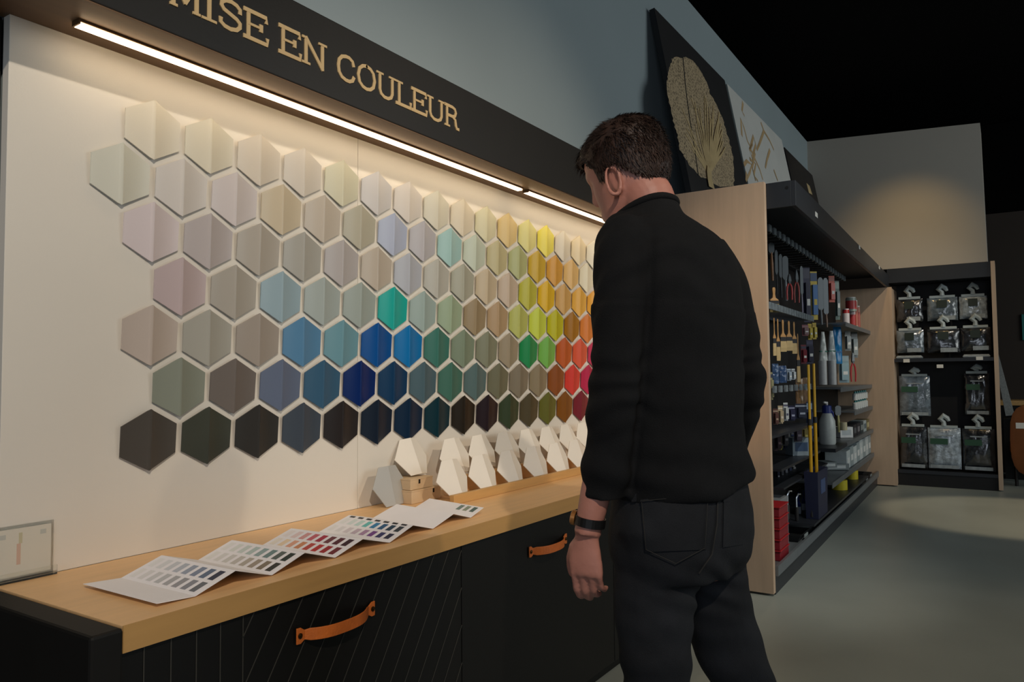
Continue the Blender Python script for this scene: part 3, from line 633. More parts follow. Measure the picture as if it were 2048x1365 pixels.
rest(placed(1674, 858, 1700, 879, -.60, f_box, 'white_carton', 'low white carton on the shelf right of the pump sprayer', 'carton', None, col=(226, 230, 230), lab=(190, 200, 204)), z2+.004)
placed(1680, 845, 1694, 861, -.64, f_roll, 'cream_tape', 'cream tape roll on top of the low white carton', 'tape', None, col=(206, 196, 160))
CG = 'small cartons on the far middle shelf'
for k, (col, lab, tx) in enumerate((((30, 30, 36), (90, 94, 100), 'black carton, first right of the low white carton'), ((36, 38, 48), (120, 120, 126), 'navy carton, second right of the low white carton'), ((50, 64, 70), (140, 150, 150), 'slate carton, third right of the low white carton'), ((176, 190, 192), (90, 110, 120), 'white carton, fourth on the shelf under the bottles'), ((120, 110, 76), (200, 190, 140), 'olive carton nearest the partition on the shelf under the bottles'))):
    x = 6.70+.235*k
    t = thing('carton', tx, 'carton', (x, ys(x, -.62), z2+.003), SZ, CG)
    MB().box((-.10, -.06, 0), (.10, .06, .11)).build('carton_body', rmat(col, .5), t, bevel=.001); MB().box((-.07, -.061, .03), (.07, -.0602, .08)).build('label', rmat(lab, .5), t)
# lower shelf with white packs
z3 = onw(1690, 948, -.70).z
for k in range(1, 9):
    x = 6.02+.212*k
    t = thing('white_pack', 'tall white pack, %s from the left on the low shelf above the yellow rolls' % ORD[k-1], 'pack', (x, ys(x, -.59), z3+.0045), SZ, 'tall white packs on the low shelf')
    hh = min(.19, .14+.012*(k % 3)+.008*k)
    MB().box((-.10, -.09, 0), (.10, .09, hh)).build('pack_body', rmat(((196, 206, 208) if k % 2 else (150, 164, 168)), .5), t, bevel=.002)
    MB().box((-.06, -.092, hh*.3), (.06, -.0905, hh*.6)).build('label', rmat((226, 230, 230), .5), t)
part(slab(slab(MB(), 5.22, XE-.01, -.70, -.361, z3-.014, z3-.001), 5.22, XE-.01, -.706, -.70, z3-.04, z3+.003), 'shelf', M_deck, sh)
for a, b, t_, u_, tx in ((1640, 1665, 919, 930, 'flat grey carton on the stack behind the yellow poles, upper one'), (1640, 1690, 930, 942, 'flat grey carton on the stack behind the yellow poles, lower one')):
    o = placed(a, t_, b, u_, -.56, f_box, 'flat_carton', tx, 'carton', 'flat grey cartons', col=(120, 130, 132), lab=(200, 206, 206), dep=.16); o.location.z = z3+.004+(.052 if u_ == 930 else 0)
# yellow rolls
YG = 'yellow rolls low on the shelving'
ZY = onw(1680, 983, -.68).z
rest(placed(1664, 960, 1694, 984, -.66, f_roll, 'yellow_roll', 'big yellow roll, left of two under the low shelf', 'roll', YG, hcap=z3-.048-ZY), ZY)
rest(placed(1694, 956, 1716, 978, -.66, f_roll, 'yellow_roll', 'yellow roll, right of two under the low shelf', 'roll', YG, hcap=z3-.048-ZY), ZY)
part(slab(MB(), 4.15, 6.9, -.76, -.361, ZY-.016, ZY-.001), 'shelf', M_shelf, sh)
# mid left: baskets and packs
placed(1544, 728, 1558, 768, -.60, f_bag, 'denim_blue_bag', 'crumpled denim blue bag hanging by the end panel, left one', 'bag', G2, col=(60, 84, 120), band=None)
placed(1556, 732, 1574, 766, -.60, f_bag, 'denim_blue_bag', 'crumpled denim blue bag hanging by the end panel, right one', 'bag', G2, col=(50, 74, 112), band=None, seed=5)
for k, (a, b, t_, u_, col, tx) in enumerate(((1574, 1582, 738, 762, (160, 176, 190), 'small pale blue pack right of the denim blue bags'), (1583, 1590, 738, 760, (190, 200, 206), 'small white pack right of the denim blue bags'), (1538, 1546, 745, 800, (150, 146, 110), 'olive striped pack against the beech end panel'))):
    placed(a, t_, b, u_, -.60, f_card, 'small_pack', tx, 'pack', G2, col=col, head=(60, 70, 90), item=col)
placed(1592, 758, 1608, 828, -.58, f_bag, 'kraft_sleeve', 'tan paper sleeve hanging left of the yellow pole, left one', 'sleeve', G2, col=(140, 110, 78), band=None, seed=8)
placed(1606, 756, 1622, 826, -.58, f_bag, 'kraft_sleeve', 'tan paper sleeve hanging beside the yellow pole, right one', 'sleeve', G2, col=(150, 122, 96), band=None, seed=9)
G3 = 'dark goods in the low left bays'
for k, (a, b, t_, u_, col, lab, tx) in enumerate(((1546, 1556, 818, 850, (90, 60, 54), (170, 150, 130), 'brown pack left of the white capped pots'), (1556, 1566, 812, 848, (176, 160, 130), (220, 210, 190), 'beige pack among the dark goods'), (1567, 1576, 806, 842, (190, 196, 196), (90, 90, 110), 'white capped pot among the dark goods'),
        (1576, 1590, 812, 842, (36, 38, 66), (160, 166, 190), 'navy pack with pale label left of the square label pack'), (1590, 1614, 808, 838, (34, 40, 60), (170, 180, 196), 'wide navy pack with square pale label'), (1614, 1626, 804, 880, (26, 44, 84), (150, 170, 190), 'tall blue pack just left of the yellow pole'),
        (1550, 1562, 862, 900, (40, 22, 30), (110, 90, 96), 'dark plum pack low behind the end panel'), (1564, 1576, 856, 892, (34, 34, 38), (110, 112, 118), 'black pack low behind the end panel'), (1588, 1604, 848, 884, (70, 60, 74), (140, 130, 140), 'mauve grey pack below the wide navy pack'),
        (1604, 1616, 850, 884, (110, 100, 50), (170, 160, 90), 'mustard pack below the wide navy pack'))):
    placed(a, t_, b, u_, -.60, f_card, 'small_pack', tx, 'pack', G3, col=col, head=lab, item=col, lab=lab)
rest(placed(1578, 888, 1614, 923, -.58, f_box, 'clear_carton', 'pale blue grey carton on the low left shelf', 'carton', G3, col=(140, 156, 166), lab=(60, 84, 116), dep=.12), onw(1596, 926, -.68).z)
s = slab(MB(), 3.7, 5.0, -.66, -.361, onw(1596, 926, -.68).z-.018, onw(1596, 926, -.68).z-.002); part(s, 'shelf', M_shelf, sh)
s = slab(MB(), 3.3, 4.6, -.70, -.361, onw(1575, 852, -.60).z-.02, onw(1575, 852, -.60).z-.004); part(s, 'shelf', M_shelf, sh)
for k in range(4):
    rest(placed(1592+k*10, 925+k*1, 1600+k*10, 968-k*2, -.60, f_brush, 'blue_broom', 'blue handled brush head, %s from the left under the yellow poles' % ORD[k], 'brush', 'blue brushes low on the shelving', hnd=(30, 60, 130), br=((150, 160, 170), (180, 190, 200), (60, 90, 140), (180, 170, 60))[k], fe=(30, 50, 110)), ZY+.003)
HU = [((70, 40, 48), 'plum'), ((150, 140, 70), 'mustard'), ((60, 70, 100), 'slate blue'), ((130, 130, 128), 'grey'), ((40, 60, 110), 'blue'), ((110, 100, 92), 'taupe'), ((150, 60, 50), 'brick red'), ((70, 90, 84), 'sage')]
for k, (col, nm_) in enumerate(HU):
    placed(1549+k*8.4, 868-k*1.2, 1555.5+k*8.4, 902-k*1.6, -.50, f_card, 'hanging_pack', '%s blister pack, %s from the left in the lowest hanging row' % (nm_, ORD[k]), 'pack', 'blister packs in the lowest hanging row', col=col, head=(110, 112, 116), item=tuple(int(v*.7) for v in col), lab=(190, 192, 190))
for k, (col, nm_) in enumerate((((36, 40, 60), 'navy'), ((90, 92, 100), 'mid grey'), ((130, 136, 146), 'pale grey'), ((50, 60, 90), 'steel blue'), ((150, 150, 150), 'light grey'))):
    placed(1551+k*8, 930-k, 1558+k*8, 966-k*3, -.50, f_card, 'hanging_sleeve', '%s slim sleeve, %s from the left above the chrome paint rollers' % (nm_, ORD[k]), 'sleeve', 'slim sleeves above the paint rollers', col=col, head=(100, 104, 110), item=col, lab=(170, 174, 180))
# yellow telescopic poles
def pole(px, py0, py1, y0, label):
    b = onw(px, py1, y0); t_ = onw(px, py0, y0); b.z = ZY+.0135; t = thing('telescopic_pole', label, 'pole', b, 0, 'yellow telescopic poles')
    h = t_.z-b.z; MB().tube([(0, 0, 0), (0, 0, h*.62)], .0115, 12).build('lower_tube', rmat((206, 158, 30), .35), t, smooth=True)
    MB().tube([(0, 0, h*.62), (0, 0, h)], .0090, 12).build('upper_tube', rmat((214, 170, 50), .35), t, smooth=True)
    MB().tube([(0, 0, h*.60), (0, 0, h*.64)], .0145, 12).build('lock_collar', rmat((40, 40, 42), .4), t, smooth=True)
    MB().tube([(0, 0, 0), (0, 0, .05)], .016, 12).build('end_cap', rmat((40, 40, 42), .4), t, smooth=True)
pole(1634, 728, 978, -.712, 'long yellow telescopic pole standing in the middle of the shelving')
pole(1623, 730, 974, -.712, 'yellow telescopic pole just left of the longest one')
tb = thing('pole_bin', 'dark navy bin holding the two yellow poles', 'bin', (4.50, ys(4.5, -.715), ZY), SZ)
zt_ = onw(1630, 945, -.74).z-ZY
MB().loft([[(-a, -b, z_), (a, -b, z_), (a, b, z_), (-a, b, z_)] for a, b, z_ in ((.17, .040, 0), (.19, .044, zt_), (.184, .038, zt_), (.165, .034, .011))]).build('bin_body', rmat((26, 32, 60), .5), tb)
MB().box((-.08, -.0455, zt_*.5), (.08, -.0425, zt_*.8)).build('label', rmat((60, 80, 120), .5), tb)
# low bay: red boxes, grey boxes, chrome hooks, trays
zb = .1305
for k in range(5):
    p = Vector((3.50, ys(3.5, -.60), zb+k*.062))
    t = thing('red_case', 'red plastic case, %s from the bottom of the stack by the end panel' % ORD[k], 'case', p, SZ, 'stacked red cases')
    MB().box((-.11, -.11, 0), (.11, .11, .052)).build('case_body', rmat((140, 34, 44), .4), t, bevel=.004)
    MB().box((-.115, -.115, .0525), (.115, .115, .0605)).build('lid', rmat((168, 36, 42), .4), t, bevel=.002)
t = thing('grey_case', 'tall grey plastic case right of the red cases', 'case', (3.80, ys(3.8, -.56), zb), SZ)
MB().box((-.10, -.09, 0), (.10, .09, .30)).build('case_body', rmat((130, 134, 136), .45), t, bevel=.004)
MB().box((-.03, -.096, .24), (.03, -.0905, .27)).build('label', rmat((200, 204, 204), .45), t)
for k in (0, 2, 3):
    x = (4.08, 3.99, 7.10, 7.42)[k]
    t = thing('paint_tray', 'black paint tray, %s from the left on the bottom deck' % ORD[max(0, k-1)], 'paint tray', (x, ys(x, -.56), zb), SZ, 'black paint trays on the bottom deck')
    s = MB().loft([[(-a, -b, z_), (a, -b, z_), (a, b, z_), (-a, b, z_)] for a, b, z_ in ((.12, .13, 0), (.15, .155, .045), (.145, .150, .045), (.115, .125, .008))])
    s.build('tray', rmat((34, 36, 38), .4), t); MB().box((-.05, -.162, .015), (.05, -.156, .038)).build('label', rmat((150, 160, 160), .4), t)
s = slab(MB(), 3.75, 5.3, -.66, -.361, .485, .497); part(s, 'shelf', M_shelf, sh)
for k, px in enumerate((1575, 1593, 1618, 1641)):
    p = onw(px, 1010, -.64); p.z = ZY+.093 if p.x > 4.1 else p.z; t = thing('paint_roller', 'chrome paint roller frame, %s of four standing low on the shelving' % ORD[k], 'paint roller', p, ROT, 'chrome roller frames')
    MB().tube([(0, 0, 0), (0, 0, .06), (.012, 0, .085), (.03, 0, .085)], .006, 8).build('wire', M_chrome, t, smooth=True)
    MB().lathe([(.004, 0), (.012, 0), (.013, -.05), (.010, -.09), (.003, -.09)], n=12).build('grip', rmat((30, 30, 32), .5), t, smooth=True)

# ------------------------------------------------------------------ far unit with bagged covers
fu = thing('corner_shelf', 'tall black corner shelf unit with beech sides under the grey wall', 'shelf unit', (8.3, -1.25, 0))
part(MB().box((7.90, -.805, .012), (8.45, -.775, 2.115)), 'side_panel', M_beech, fu, bevel=.001)
part(MB().box((8.0, -1.752, .012), (8.45, -1.715, 2.33)), 'side_panel', M_beech, fu, bevel=.001)
part(MB().box((8.40, -1.714, .0), (8.44, -.806, 2.3)), 'back_panel', M_board, fu)
part(MB().box((8.03, -1.714, 0), (8.399, -.806, .13)), 'base_plinth', M_board, fu)
part(MB().box((8.02, -1.714, .131), (8.399, -.806, .165)), 'base_deck', M_shelf, fu)
part(MB().box((8.025, -1.713, 2.175), (8.399, -.76, 2.328)), 'canopy', M_shelf, fu)
sf = part(MB().box((8.02, -1.714, 1.315), (8.399, -.806, 1.35)), 'shelf', M_shelf, fu)
for px, py in ((1813, 722), (1959, 717), (1880, 733)):
    p = on(px, py, 0, 8.018); part(MB().box((8.016, p.y-.03, p.z-.018), (8.0195, p.y+.03, p.z+.018)), 'price_label', M_tag, fu)
M_film = mat('bagged_plastic_film', (104, 118, 130), .14, .0, var=.55, vscale=16, bump=1.0, bscale=34, spec=1.0, coat=.6)
M_film2 = mat('bagged_dark_fabric', (40, 44, 50), .2, .0, var=.8, vscale=22, bump=1.0, bscale=26, spec=1.0, coat=.8)
M_film3 = mat('bagged_light_film', (160, 174, 186), .15, .0, var=.5, vscale=26, bump=1.0, bscale=46, spec=1.0, coat=.8)
M_clip = mat('white_clip_hanger', (176, 188, 190), .4, var=.03)
M_cardg = mat('green_card', (44, 84, 62), .5); M_lab = mat('grey_label', (150, 160, 165), .45, var=.25, vscale=30)
def cover(px0, px1, py0, py1, m, label, group, big, seed, clip=True):
    a = on((px0+px1)/2, py1, 0, 8.10); W = abs(on(px1, py0, 0, 8.10).y-on(px0, py0, 0, 8.10).y); H = on(px0, py0, 0, 8.10).z-on(px0, py1, 0, 8.10).z; yl = min(on(px0, py0, 0, 8.10).y+.01, -.822); yr = max(on(px1, py0, 0, 8.10).y-.01, -1.700); W = (yl-yr)*.96; a.y = (yl+yr)/2
    xd = 8.19 if (py1 < 650 or 820 < py1 < 840) else 8.10; hk_ = .5 if 740 < py0 < 760 else 1.0; H -= .004
    t = thing('bagged_cover', label, 'bagged cover', (xd, a.y, a.z), -PI/2+rnd.uniform(-.06, .06), group)
    s = MB(); n = 14
    for side in (-1, 1):
        for j in range(n+1):
            for i in range(n+1):
                u = i/n*2-1; v = j/n
                th = .040*(1-abs(u)**4)*(1-abs(v*2-1)**5)+.001
                nz = noise.noise(Vector((u*3+seed*5, v*4, side)))*.012+noise.noise(Vector((u*8+seed*5, v*9, side)))*.006
                s.v.append(Vector((u*W/2*(1+.04*noise.noise(Vector((v*4, seed, 0)))), side*th+nz*(1-abs(u)**4)*(1-abs(v*2-1)**5), v*H+.01*noise.noise(Vector((u*2, seed, 4))))))
    K = (n+1)**2
    for j in range(n):
        for i in range(n):
            q = j*(n+1)+i; s.f.append((q, q+1, q+n+2, q+n+1)); s.f.append((K+q, K+q+n+1, K+q+n+2, K+q+1)); s.mi += [0, 0]
    ring = [i for i in range(n+1)]+[j*(n+1)+n for j in range(1, n+1)]+[n*(n+1)+i for i in range(n-1, -1, -1)]+[j*(n+1) for j in range(n-1, 0, -1)]
    for q in range(len(ring)):
        x, y = ring[q], ring[(q+1) % len(ring)]; s.f.append((x, K+x, K+y, y)); s.mi.append(0)
    s.build('bag', m, t, smooth=True)
    c = MB().box((-W*.42, -.012, H-.004), (W*.42, .012, H+.024)); c.build('clip_bar', M_clip, t, bevel=.003)
    MB().tube([(0, 0, H+.02), (0, 0, H+.02+.04*hk_), (-.03, 0, H+.02+.07*hk_), (0, 0, H+.02+.105*hk_), (.035, 0, H+.02+.08*hk_), (.05, 0, H+.02+.05*hk_)], [.026, .022, .028, .030, .024, .015], 8).build('hook', M_clip, t, smooth=True)
    if big:
        MB().box((-W*.42, -.052, H*.60), (W*.12, -.046, H*.74)).build('green_card', M_cardg, t)
        MB().box((-W*.43, -.050, H*.02), (W*.43, -.044, H*.10)).build('label', M_lab, t)
        MB().box((-W*.25, -.051, H*.80), (W*.28, -.046, H*.83)).build('title_strip', M_lab, t)
    else:
        MB().box((-W*.18, -.050, H*.55), (W*.16, -.045, H*.88)).build('green_card', mat('dark_green_card', (38, 50, 42), .5), t)
        MB().box((-W*.10, -.052, H*.02), (W*.42, -.045, H*.20)).build('label', M_lab, t)
    return t
GC = 'bagged dust covers in the corner shelf'
for args in ((1788, 1842, 597, 643, M_film2, 'dark bagged cover, left one in the top row of the corner shelf', GC, 0, 1), (1853, 1913, 594, 641, M_film, 'shiny bagged cover, middle one in the top row of the corner shelf', GC, 0, 2), (1918, 1972, 591, 637, M_film3, 'pale layered bagged cover, right one in the top row of the corner shelf', GC, 0, 3),
             (1788, 1846, 661, 706, M_film, 'grey bagged cover, left one in the second row of the corner shelf', GC, 0, 4), (1855, 1918, 658, 706, M_film2, 'dark bagged cover with specks, middle one in the second row of the corner shelf', GC, 0, 5), (1922, 1982, 655, 702, M_film2, 'dim bagged cover, right one in the second row of the corner shelf', GC, 0, 6),
             (1791, 1857, 753, 833, M_film, 'large bagged cover with green card below the shelf on the left', GC, 1, 7), (1928, 1977, 747, 831, M_film2, 'slim bagged cover below the shelf on the right', GC, 1, 8),
             (1797, 1852, 853, 936, M_film2, 'large matt bagged cover, left one in the bottom row', GC, 1, 9), (1856, 1920, 856, 938, M_film3, 'large silvery bagged cover, middle one in the bottom row', GC, 1, 10), (1925, 1988, 858, 942, M_film2, 'large bagged cover, right one in the bottom row', GC, 1, 11)):
    cover(*args)
GF = 'folded covers lying on the corner shelf'
for px0, px1, py, tx in ((1784, 1842, 718, 'flat folded cover lying on the left of the corner shelf'), (1922, 1984, 709, 'flat pale folded cover lying on the right of the corner shelf')):
    a = on((px0+px1)/2, py, 0, 8.1); W = abs(on(px1, py, 0, 8.1).y-on(px0, py, 0, 8.1).y)*.45
    s = MB().loft([[(x*k, y*k2, z_) for x, y in ((-.07, -W), (.07, -W), (.07, W), (-.07, W))] for k, k2, z_ in ((.95, .97, 0), (1, 1, .012), (.9, .9, .032))]); t = s.build('folded_cover', M_lab, bevel=.004); t.location = (8.12, max(-1.703+W, min(-.818-W, a.y)), 1.3525)
    tag(t, tx, 'folded cover', GF)

# ------------------------------------------------------------------ right edge: board, ledge, chair
# ledge on the brown wall
sb = thing('sideboard', 'dark low sideboard with a pale wood top against the brown wall', 'sideboard', (9.95, -2.5, 0))
part(MB().box((9.72, -3.4, 0), (10.198, -1.72, .80)), 'body', M_black, sb); part(MB().box((9.70, -3.42, .801), (10.199, -1.71, .86)), 'top', M_oakedge, sb, bevel=.003)
db = at_base(MB().box((9.10, -2.02, 0), (9.50, -1.77, on(2018, 836, 0, 9.3).z-.004)), 'low_plinth', M_black, (9.3, -1.9, 0)); tag(db, 'dark low plinth behind the tan chair, barely visible', 'plinth')
p0 = on(1986, 690, 0, 9.3); p1 = on(2018, 832, 0, 9.3)
s = MB(); A = Vector((9.42, p0.y, p0.z)); B = Vector((9.3, p1.y, p1.z)); sd = (B-A).cross(Vector((1, 0, 0))).normalized()*.055
s.prism([A-sd*.2, A+sd*.5, B+sd, B-sd*.6], (.03, 0, 0))
tag(at_base(s, 'leaning_batten', mat('pale_speckled_board', (150, 152, 148), .6, var=.2, vscale=60), (9.3, p1.y, p1.z), bevel=.002), 'pale speckled board leaning beside the corner shelf', 'board')
# teal sliver: small teal sign on the brown wall
p = on(2046, 655, 0, 10.19)
tag(at_base(MB().box((10.17, p.y-.30, p.z-.16), (10.198, p.y+.012, p.z+.16)), 'teal_sign', mat('teal_panel', (20, 110, 104), .5), (10.18, p.y-.15, p.z-.16), bevel=.003), 'teal panel on the brown wall at the right edge', 'sign')
# tan leather lounge chair
p = on(2055, 968, 2, 0.0)
lc = thing('lounge_chair', 'tan leather chair with a rounded back at the right edge', 'chair', (8.75, -2.06, 0), 0)
def rr(x, w, h, y0=0, z0=0, n=20, e=3.2):
    return [(x, y0+w*math.copysign(abs(math.cos(2*PI*j/n))**(2/e), math.cos(2*PI*j/n)), z0+h*math.copysign(abs(math.sin(2*PI*j/n))**(2/e), math.sin(2*PI*j/n))) for j in range(n)]
MB().loft([rr(-.26, .20, .34, 0, .49), rr(-.285, .235, .375, 0, .49), rr(-.33, .235, .375, 0, .49), rr(-.36, .20, .34, 0, .49)]).build('backrest', mat('tan_leather_chair', (132, 78, 38), .42, var=.1, vscale=8), lc, smooth=True)
MB().box((-.27, -.24, .34), (.26, .24, .46)).build('seat', mat('tan_leather_chair', (132, 78, 38), .42), lc, bevel=.03)
for x in (-.22, .2):
    for y in (-.19, .19): MB().tube([(x, y, 0), (x, y, .34)], .016, 10).build('leg', M_strap, lc, smooth=True)
q = on(2042, 852, 0, 8.385)
MB().box((-.366, q.y+2.06-.045, q.z-.03), (-.3605, q.y+2.06+.045, q.z+.03)).build('paper_tag', M_tag, lc)

# ------------------------------------------------------------------ canvases on top of the shelving
P0 = Vector((0, -.012, 3.56)); P1 = Vector((0, -.245, 2.274)); DZ = (P0-P1).normalized(); NZ = Vector((1, 0, 0)).cross(DZ).normalized()
if NZ.y > 0: NZ = -NZ
def onc(px, py, off=0.):
    d = ray(px, py); q = P0+NZ*off; return CAM+d*((q-CAM).dot(NZ)/d.dot(NZ))
def canvas(x0, x1, ztop, m, name, label, medge):
    A = Vector((x0, P1.y, P1.z)); L = (ztop-P1.z)/DZ.z
    c4 = [A, A+Vector((x1-x0, 0, 0)), A+Vector((x1-x0, 0, 0))+DZ*L, A+DZ*L]
    t = thing(name, label, 'canvas', ((x0+x1)/2, P1.y, P1.z), 0, 'canvases leaning above the shelving')
    part(MB().prism(c4, -NZ*.034), 'stretched_canvas', medge, t, bevel=.002)
    part(MB().prism([c+NZ*.0005 for c in c4], NZ*.0015), 'picture', m, t)
    return t, c4
# gold sea fan picture
def fan_mat():
    m = bpy.data.materials.new('gold_fan_lace'); m.use_nodes = True; nt = m.node_tree; b = nt.nodes['Principled BSDF']; b.inputs['Roughness'].default_value = .55
    tc = nt.nodes.new('ShaderNodeTexCoord'); mp_ = nt.nodes.new('ShaderNodeMapping'); mp_.inputs['Scale'].default_value = (52, 1, 44); nt.links.new(tc.outputs['Object'], mp_.inputs[0])
    v = nt.nodes.new('ShaderNodeTexVoronoi'); v.feature = 'DISTANCE_TO_EDGE'; v.inputs['Scale'].default_value = 1.0; nt.links.new(mp_.outputs[0], v.inputs['Vector'])
    r = nt.nodes.new('ShaderNodeValToRGB'); r.color_ramp.elements[0].position = .05; r.color_ramp.elements[1].position = .30
    r.color_ramp.elements[0].color = (.60, .46, .28, 1); r.color_ramp.elements[1].color = (.15, .115, .075, 1)
    nt.links.new(v.outputs['Distance'], r.inputs[0]); nt.links.new(r.outputs[0], b.inputs['Base Color']); return m
t1, c4 = canvas(3.35, 4.79, 3.53, mat('black_canvas', (26, 25, 26), .7, var=.1), 'sea_fan_canvas', 'tall black canvas with a gold sea fan, leaning above the shelving', mat('black_canvas_edge', (20, 22, 26), .7))
OUT = [(1345,118),(1352,113),(1362,116),(1372,114),(1385,121),(1396,134),(1406,150),(1414,168),(1421,190),(1432,206),(1441,226),(1449,250),(1456,275),(1463,300),(1467,325),(1469,350),(1468,372),(1440,374),(1424,366),(1412,357),(1400,354),(1392,343),(1378,330),(1368,312),(1360,300),(1356,275),(1350,255),(1344,230),(1340,210),(1336,190),(1334,165),(1336,150),(1341,132)]
pts = []
for i, a in enumerate(OUT):
    b = OUT[(i+1) % len(OUT)]
    for k in range(4):
        f = k/4; jx = rnd.uniform(-1.6, 1.6) if i not in (16, 17) else 0; pts.append(onc(a[0]+(b[0]-a[0])*f+jx, a[1]+(b[1]-a[1])*f+jx*.5, .0022))
cen = onc(1402, 260, .0022)
s = MB(); o_ = len(pts); s.add(pts+[cen], [(i, (i+1) % o_, o_) for i in range(o_)]); part(s, 'gold_fan', fan_mat(), t1)
M_gb = mat('pale_gold_paint', (216, 190, 140), .5, var=.1); s = MB()
def ribbon(s, P, w0, w1, off=.0032):
    L = []; R_ = []; Q = [onc(a, b, off) for a, b in P]; n = len(Q)
    for i, p in enumerate(Q):
        tv = (Q[min(i+1, n-1)]-Q[max(i-1, 0)]).normalized(); sd_ = tv.cross(NZ).normalized()*(w0+(w1-w0)*i/(n-1)); L.append(p+sd_); R_.append(p-sd_)
    for i in range(n-1): s.add([L[i], L[i+1], R_[i+1], R_[i]], [(0, 1, 2, 3)])
ribbon(s, [(1424, 376), (1421, 362), (1419, 350), (1419, 336)], .06, .034, .0125)
for k in range(30):
    ang = -1.15+2.1*k/29; ln = 120+rnd.uniform(-30, 60); P = [(1419, 345)]; x, y = 1419, 345; a = ang
    for q in range(8):
        x += math.sin(a)*ln/8*.45; y -= math.cos(a)*ln/8; a += rnd.uniform(-.12, .12)-a*.05
        if x > 1462-(355-y)*.16 or x < 1372-(330-y)*.10: break
        P.append((x, y))
    if len(P) > 2: ribbon(s, P, .015, .005, .0036+.00025*k)
part(s, 'branches', M_gb, t1)
s = MB(); ribbon(s, [(1366, 114), (1372, 180), (1380, 240), (1390, 300), (1397, 352)], .006, .006, .0042); part(s, 'seam', mat('black_canvas', (26, 25, 26), .7), t1)
t2, c4 = canvas(4.84, 6.60, 3.52, mat('white_canvas', (222, 222, 216), .6, var=.04, vscale=3), 'gold_vein_canvas', 'white canvas with gold angular veins, leaning between two dark canvases', mat('white_canvas_edge', (150, 160, 156), .7))
s = MB()
for P in ([(1486,205),(1484,222),(1489,232)],[(1484,272),(1482,238),(1488,255),(1495,282),(1500,292)],[(1500,300),(1507,272),(1512,290),(1504,315),(1499,300),(1505,288)],[(1502,300),(1512,322),(1520,340),(1526,360)],[(1488,330),(1494,322),(1504,330),(1500,345),(1492,362)],[(1522,245),(1528,262),(1540,282),(1548,300)],
          [(1528,262),(1520,285),(1514,300)],[(1540,300),(1534,320),(1531,336)],[(1500,318),(1512,328),(1508,350),(1516,362)],[(1548,340),(1556,362)],[(1493,345),(1492,362)],[(1510,305),(1505,335),(1512,362)]):
    RK = globals().get('RK', 0)+1; ribbon(s, P, .018, .012, .003+.0002*RK)
part(s, 'gold_veins', mat('soft_gold_paint', (206, 174, 128), .5, var=.15), t2)
t3, c4 = canvas(6.66, 7.96, 3.46, mat('umber_canvas', (38, 32, 28), .6, var=.5, vscale=3), 'umber_canvas', 'dark umber canvas with a small pale flame mark, furthest on the shelving', mat('black_canvas_edge', (20, 22, 26), .7))
s = MB(); s.add([onc(a, b, .003) for a, b in ((1613, 366), (1619, 372), (1625, 390), (1618, 386))], [(0, 1, 2, 3)]); part(s, 'flame_mark', M_gb, t3)

# ------------------------------------------------------------------ the man
man = thing('person', 'man in a black sweater and charcoal jeans seen from behind, facing the tiles', 'person', (mp(1362, 1365, 1.74).x, mp(1362, 1365, 1.74).y, 0))
MI = Matrix.Translation(-man.location)
FH = Vector((FW.x, FW.y, 0)).normalized(); RH = Vector((FH.y, -FH.x, 0))
def axes(th): t = math.radians(th); f = FH*math.cos(t)-RH*math.sin(t); return f, Vector((-f.y, f.x, 0))   # facing, his left
FA, LA = axes(45)
def ring(px, py, d, hw, hd, f=FA, l=LA, n=36, e=2.3, tilt=0., tl=0.):
    c = mp(px, py, d); R = []
    for j in range(n):
        a = 2*PI*j/n; ca, sa = math.cos(a), math.sin(a)
        x = hw*math.copysign(abs(ca)**(2/e), ca); y = hd*math.copysign(abs(sa)**(2/e), sa)
        R.append(c+l*x+f*y+Vector((0, 0, tilt*y-tl*x)))
    return R
def smoothrings(rs, k=4):
    out = []
    for i in range(len(rs)-1):
        a, b = rs[i], rs[i+1]; p = rs[i-1] if i else a; q = rs[i+2] if i+2 < len(rs) else b
        for s_ in range(k):
            t = s_/k; t2, t3 = t*t, t*t*t
            out.append([.5*((2*a[j])+(b[j]-p[j])*t+(2*p[j]-5*a[j]+4*b[j]-q[j])*t2+(3*a[j]-p[j]-3*b[j]+q[j])*t3) for j in range(len(a))])
    out.append(rs[-1]); return out
def cat(vals, k=4):
    n = len(vals); out = []
    for i in range(n-1):
        a, b = vals[i], vals[i+1]; p = vals[i-1] if i else a; q = vals[i+2] if i+2 < n else b
        for s_ in range(k):
            t = s_/k; out.append(tuple(.5*((2*a[j])+(b[j]-p[j])*t+(2*p[j]-5*a[j]+4*b[j]-q[j])*t*t+(3*a[j]-p[j]-3*b[j]+q[j])*t*t*t) for j in range(len(a))))
    out.append(vals[-1]); return out
def limb(s, st, n=20, k=4, flat=1., up=None):      # st: (px, py, depth, radius)
    P = [tuple(mp(a, b, d))+(r,) for a, b, d, r in st]; P = cat(P, k)
    s.tube([p[:3] for p in P], [p[3] for p in P], n, flat=flat, up=up); return s
def fuse(mb, name, mats, voxel, smooth_it=2, fac=.5):
    o = mb.build(name+'_raw', mats)
    r = o.modifiers.new('r', 'REMESH'); r.mode = 'VOXEL'; r.voxel_size = voxel; r.use_smooth_shade = True
    if smooth_it:
        sm = o.modifiers.new('s', 'SMOOTH'); sm.iterations = smooth_it; sm.factor = fac
    dg = bpy.context.evaluated_depsgraph_get(); me = bpy.data.meshes.new_from_object(o.evaluated_get(dg)); me.name = name
    bpy.data.objects.remove(o)
    return me
def clothes(me, fn):
    me.update(); N = [v.normal.copy() for v in me.vertices]
    for v, n in zip(me.vertices, N):
        d = fn(v.co, n)
        if d: v.co = v.co+n*d
    me.update()
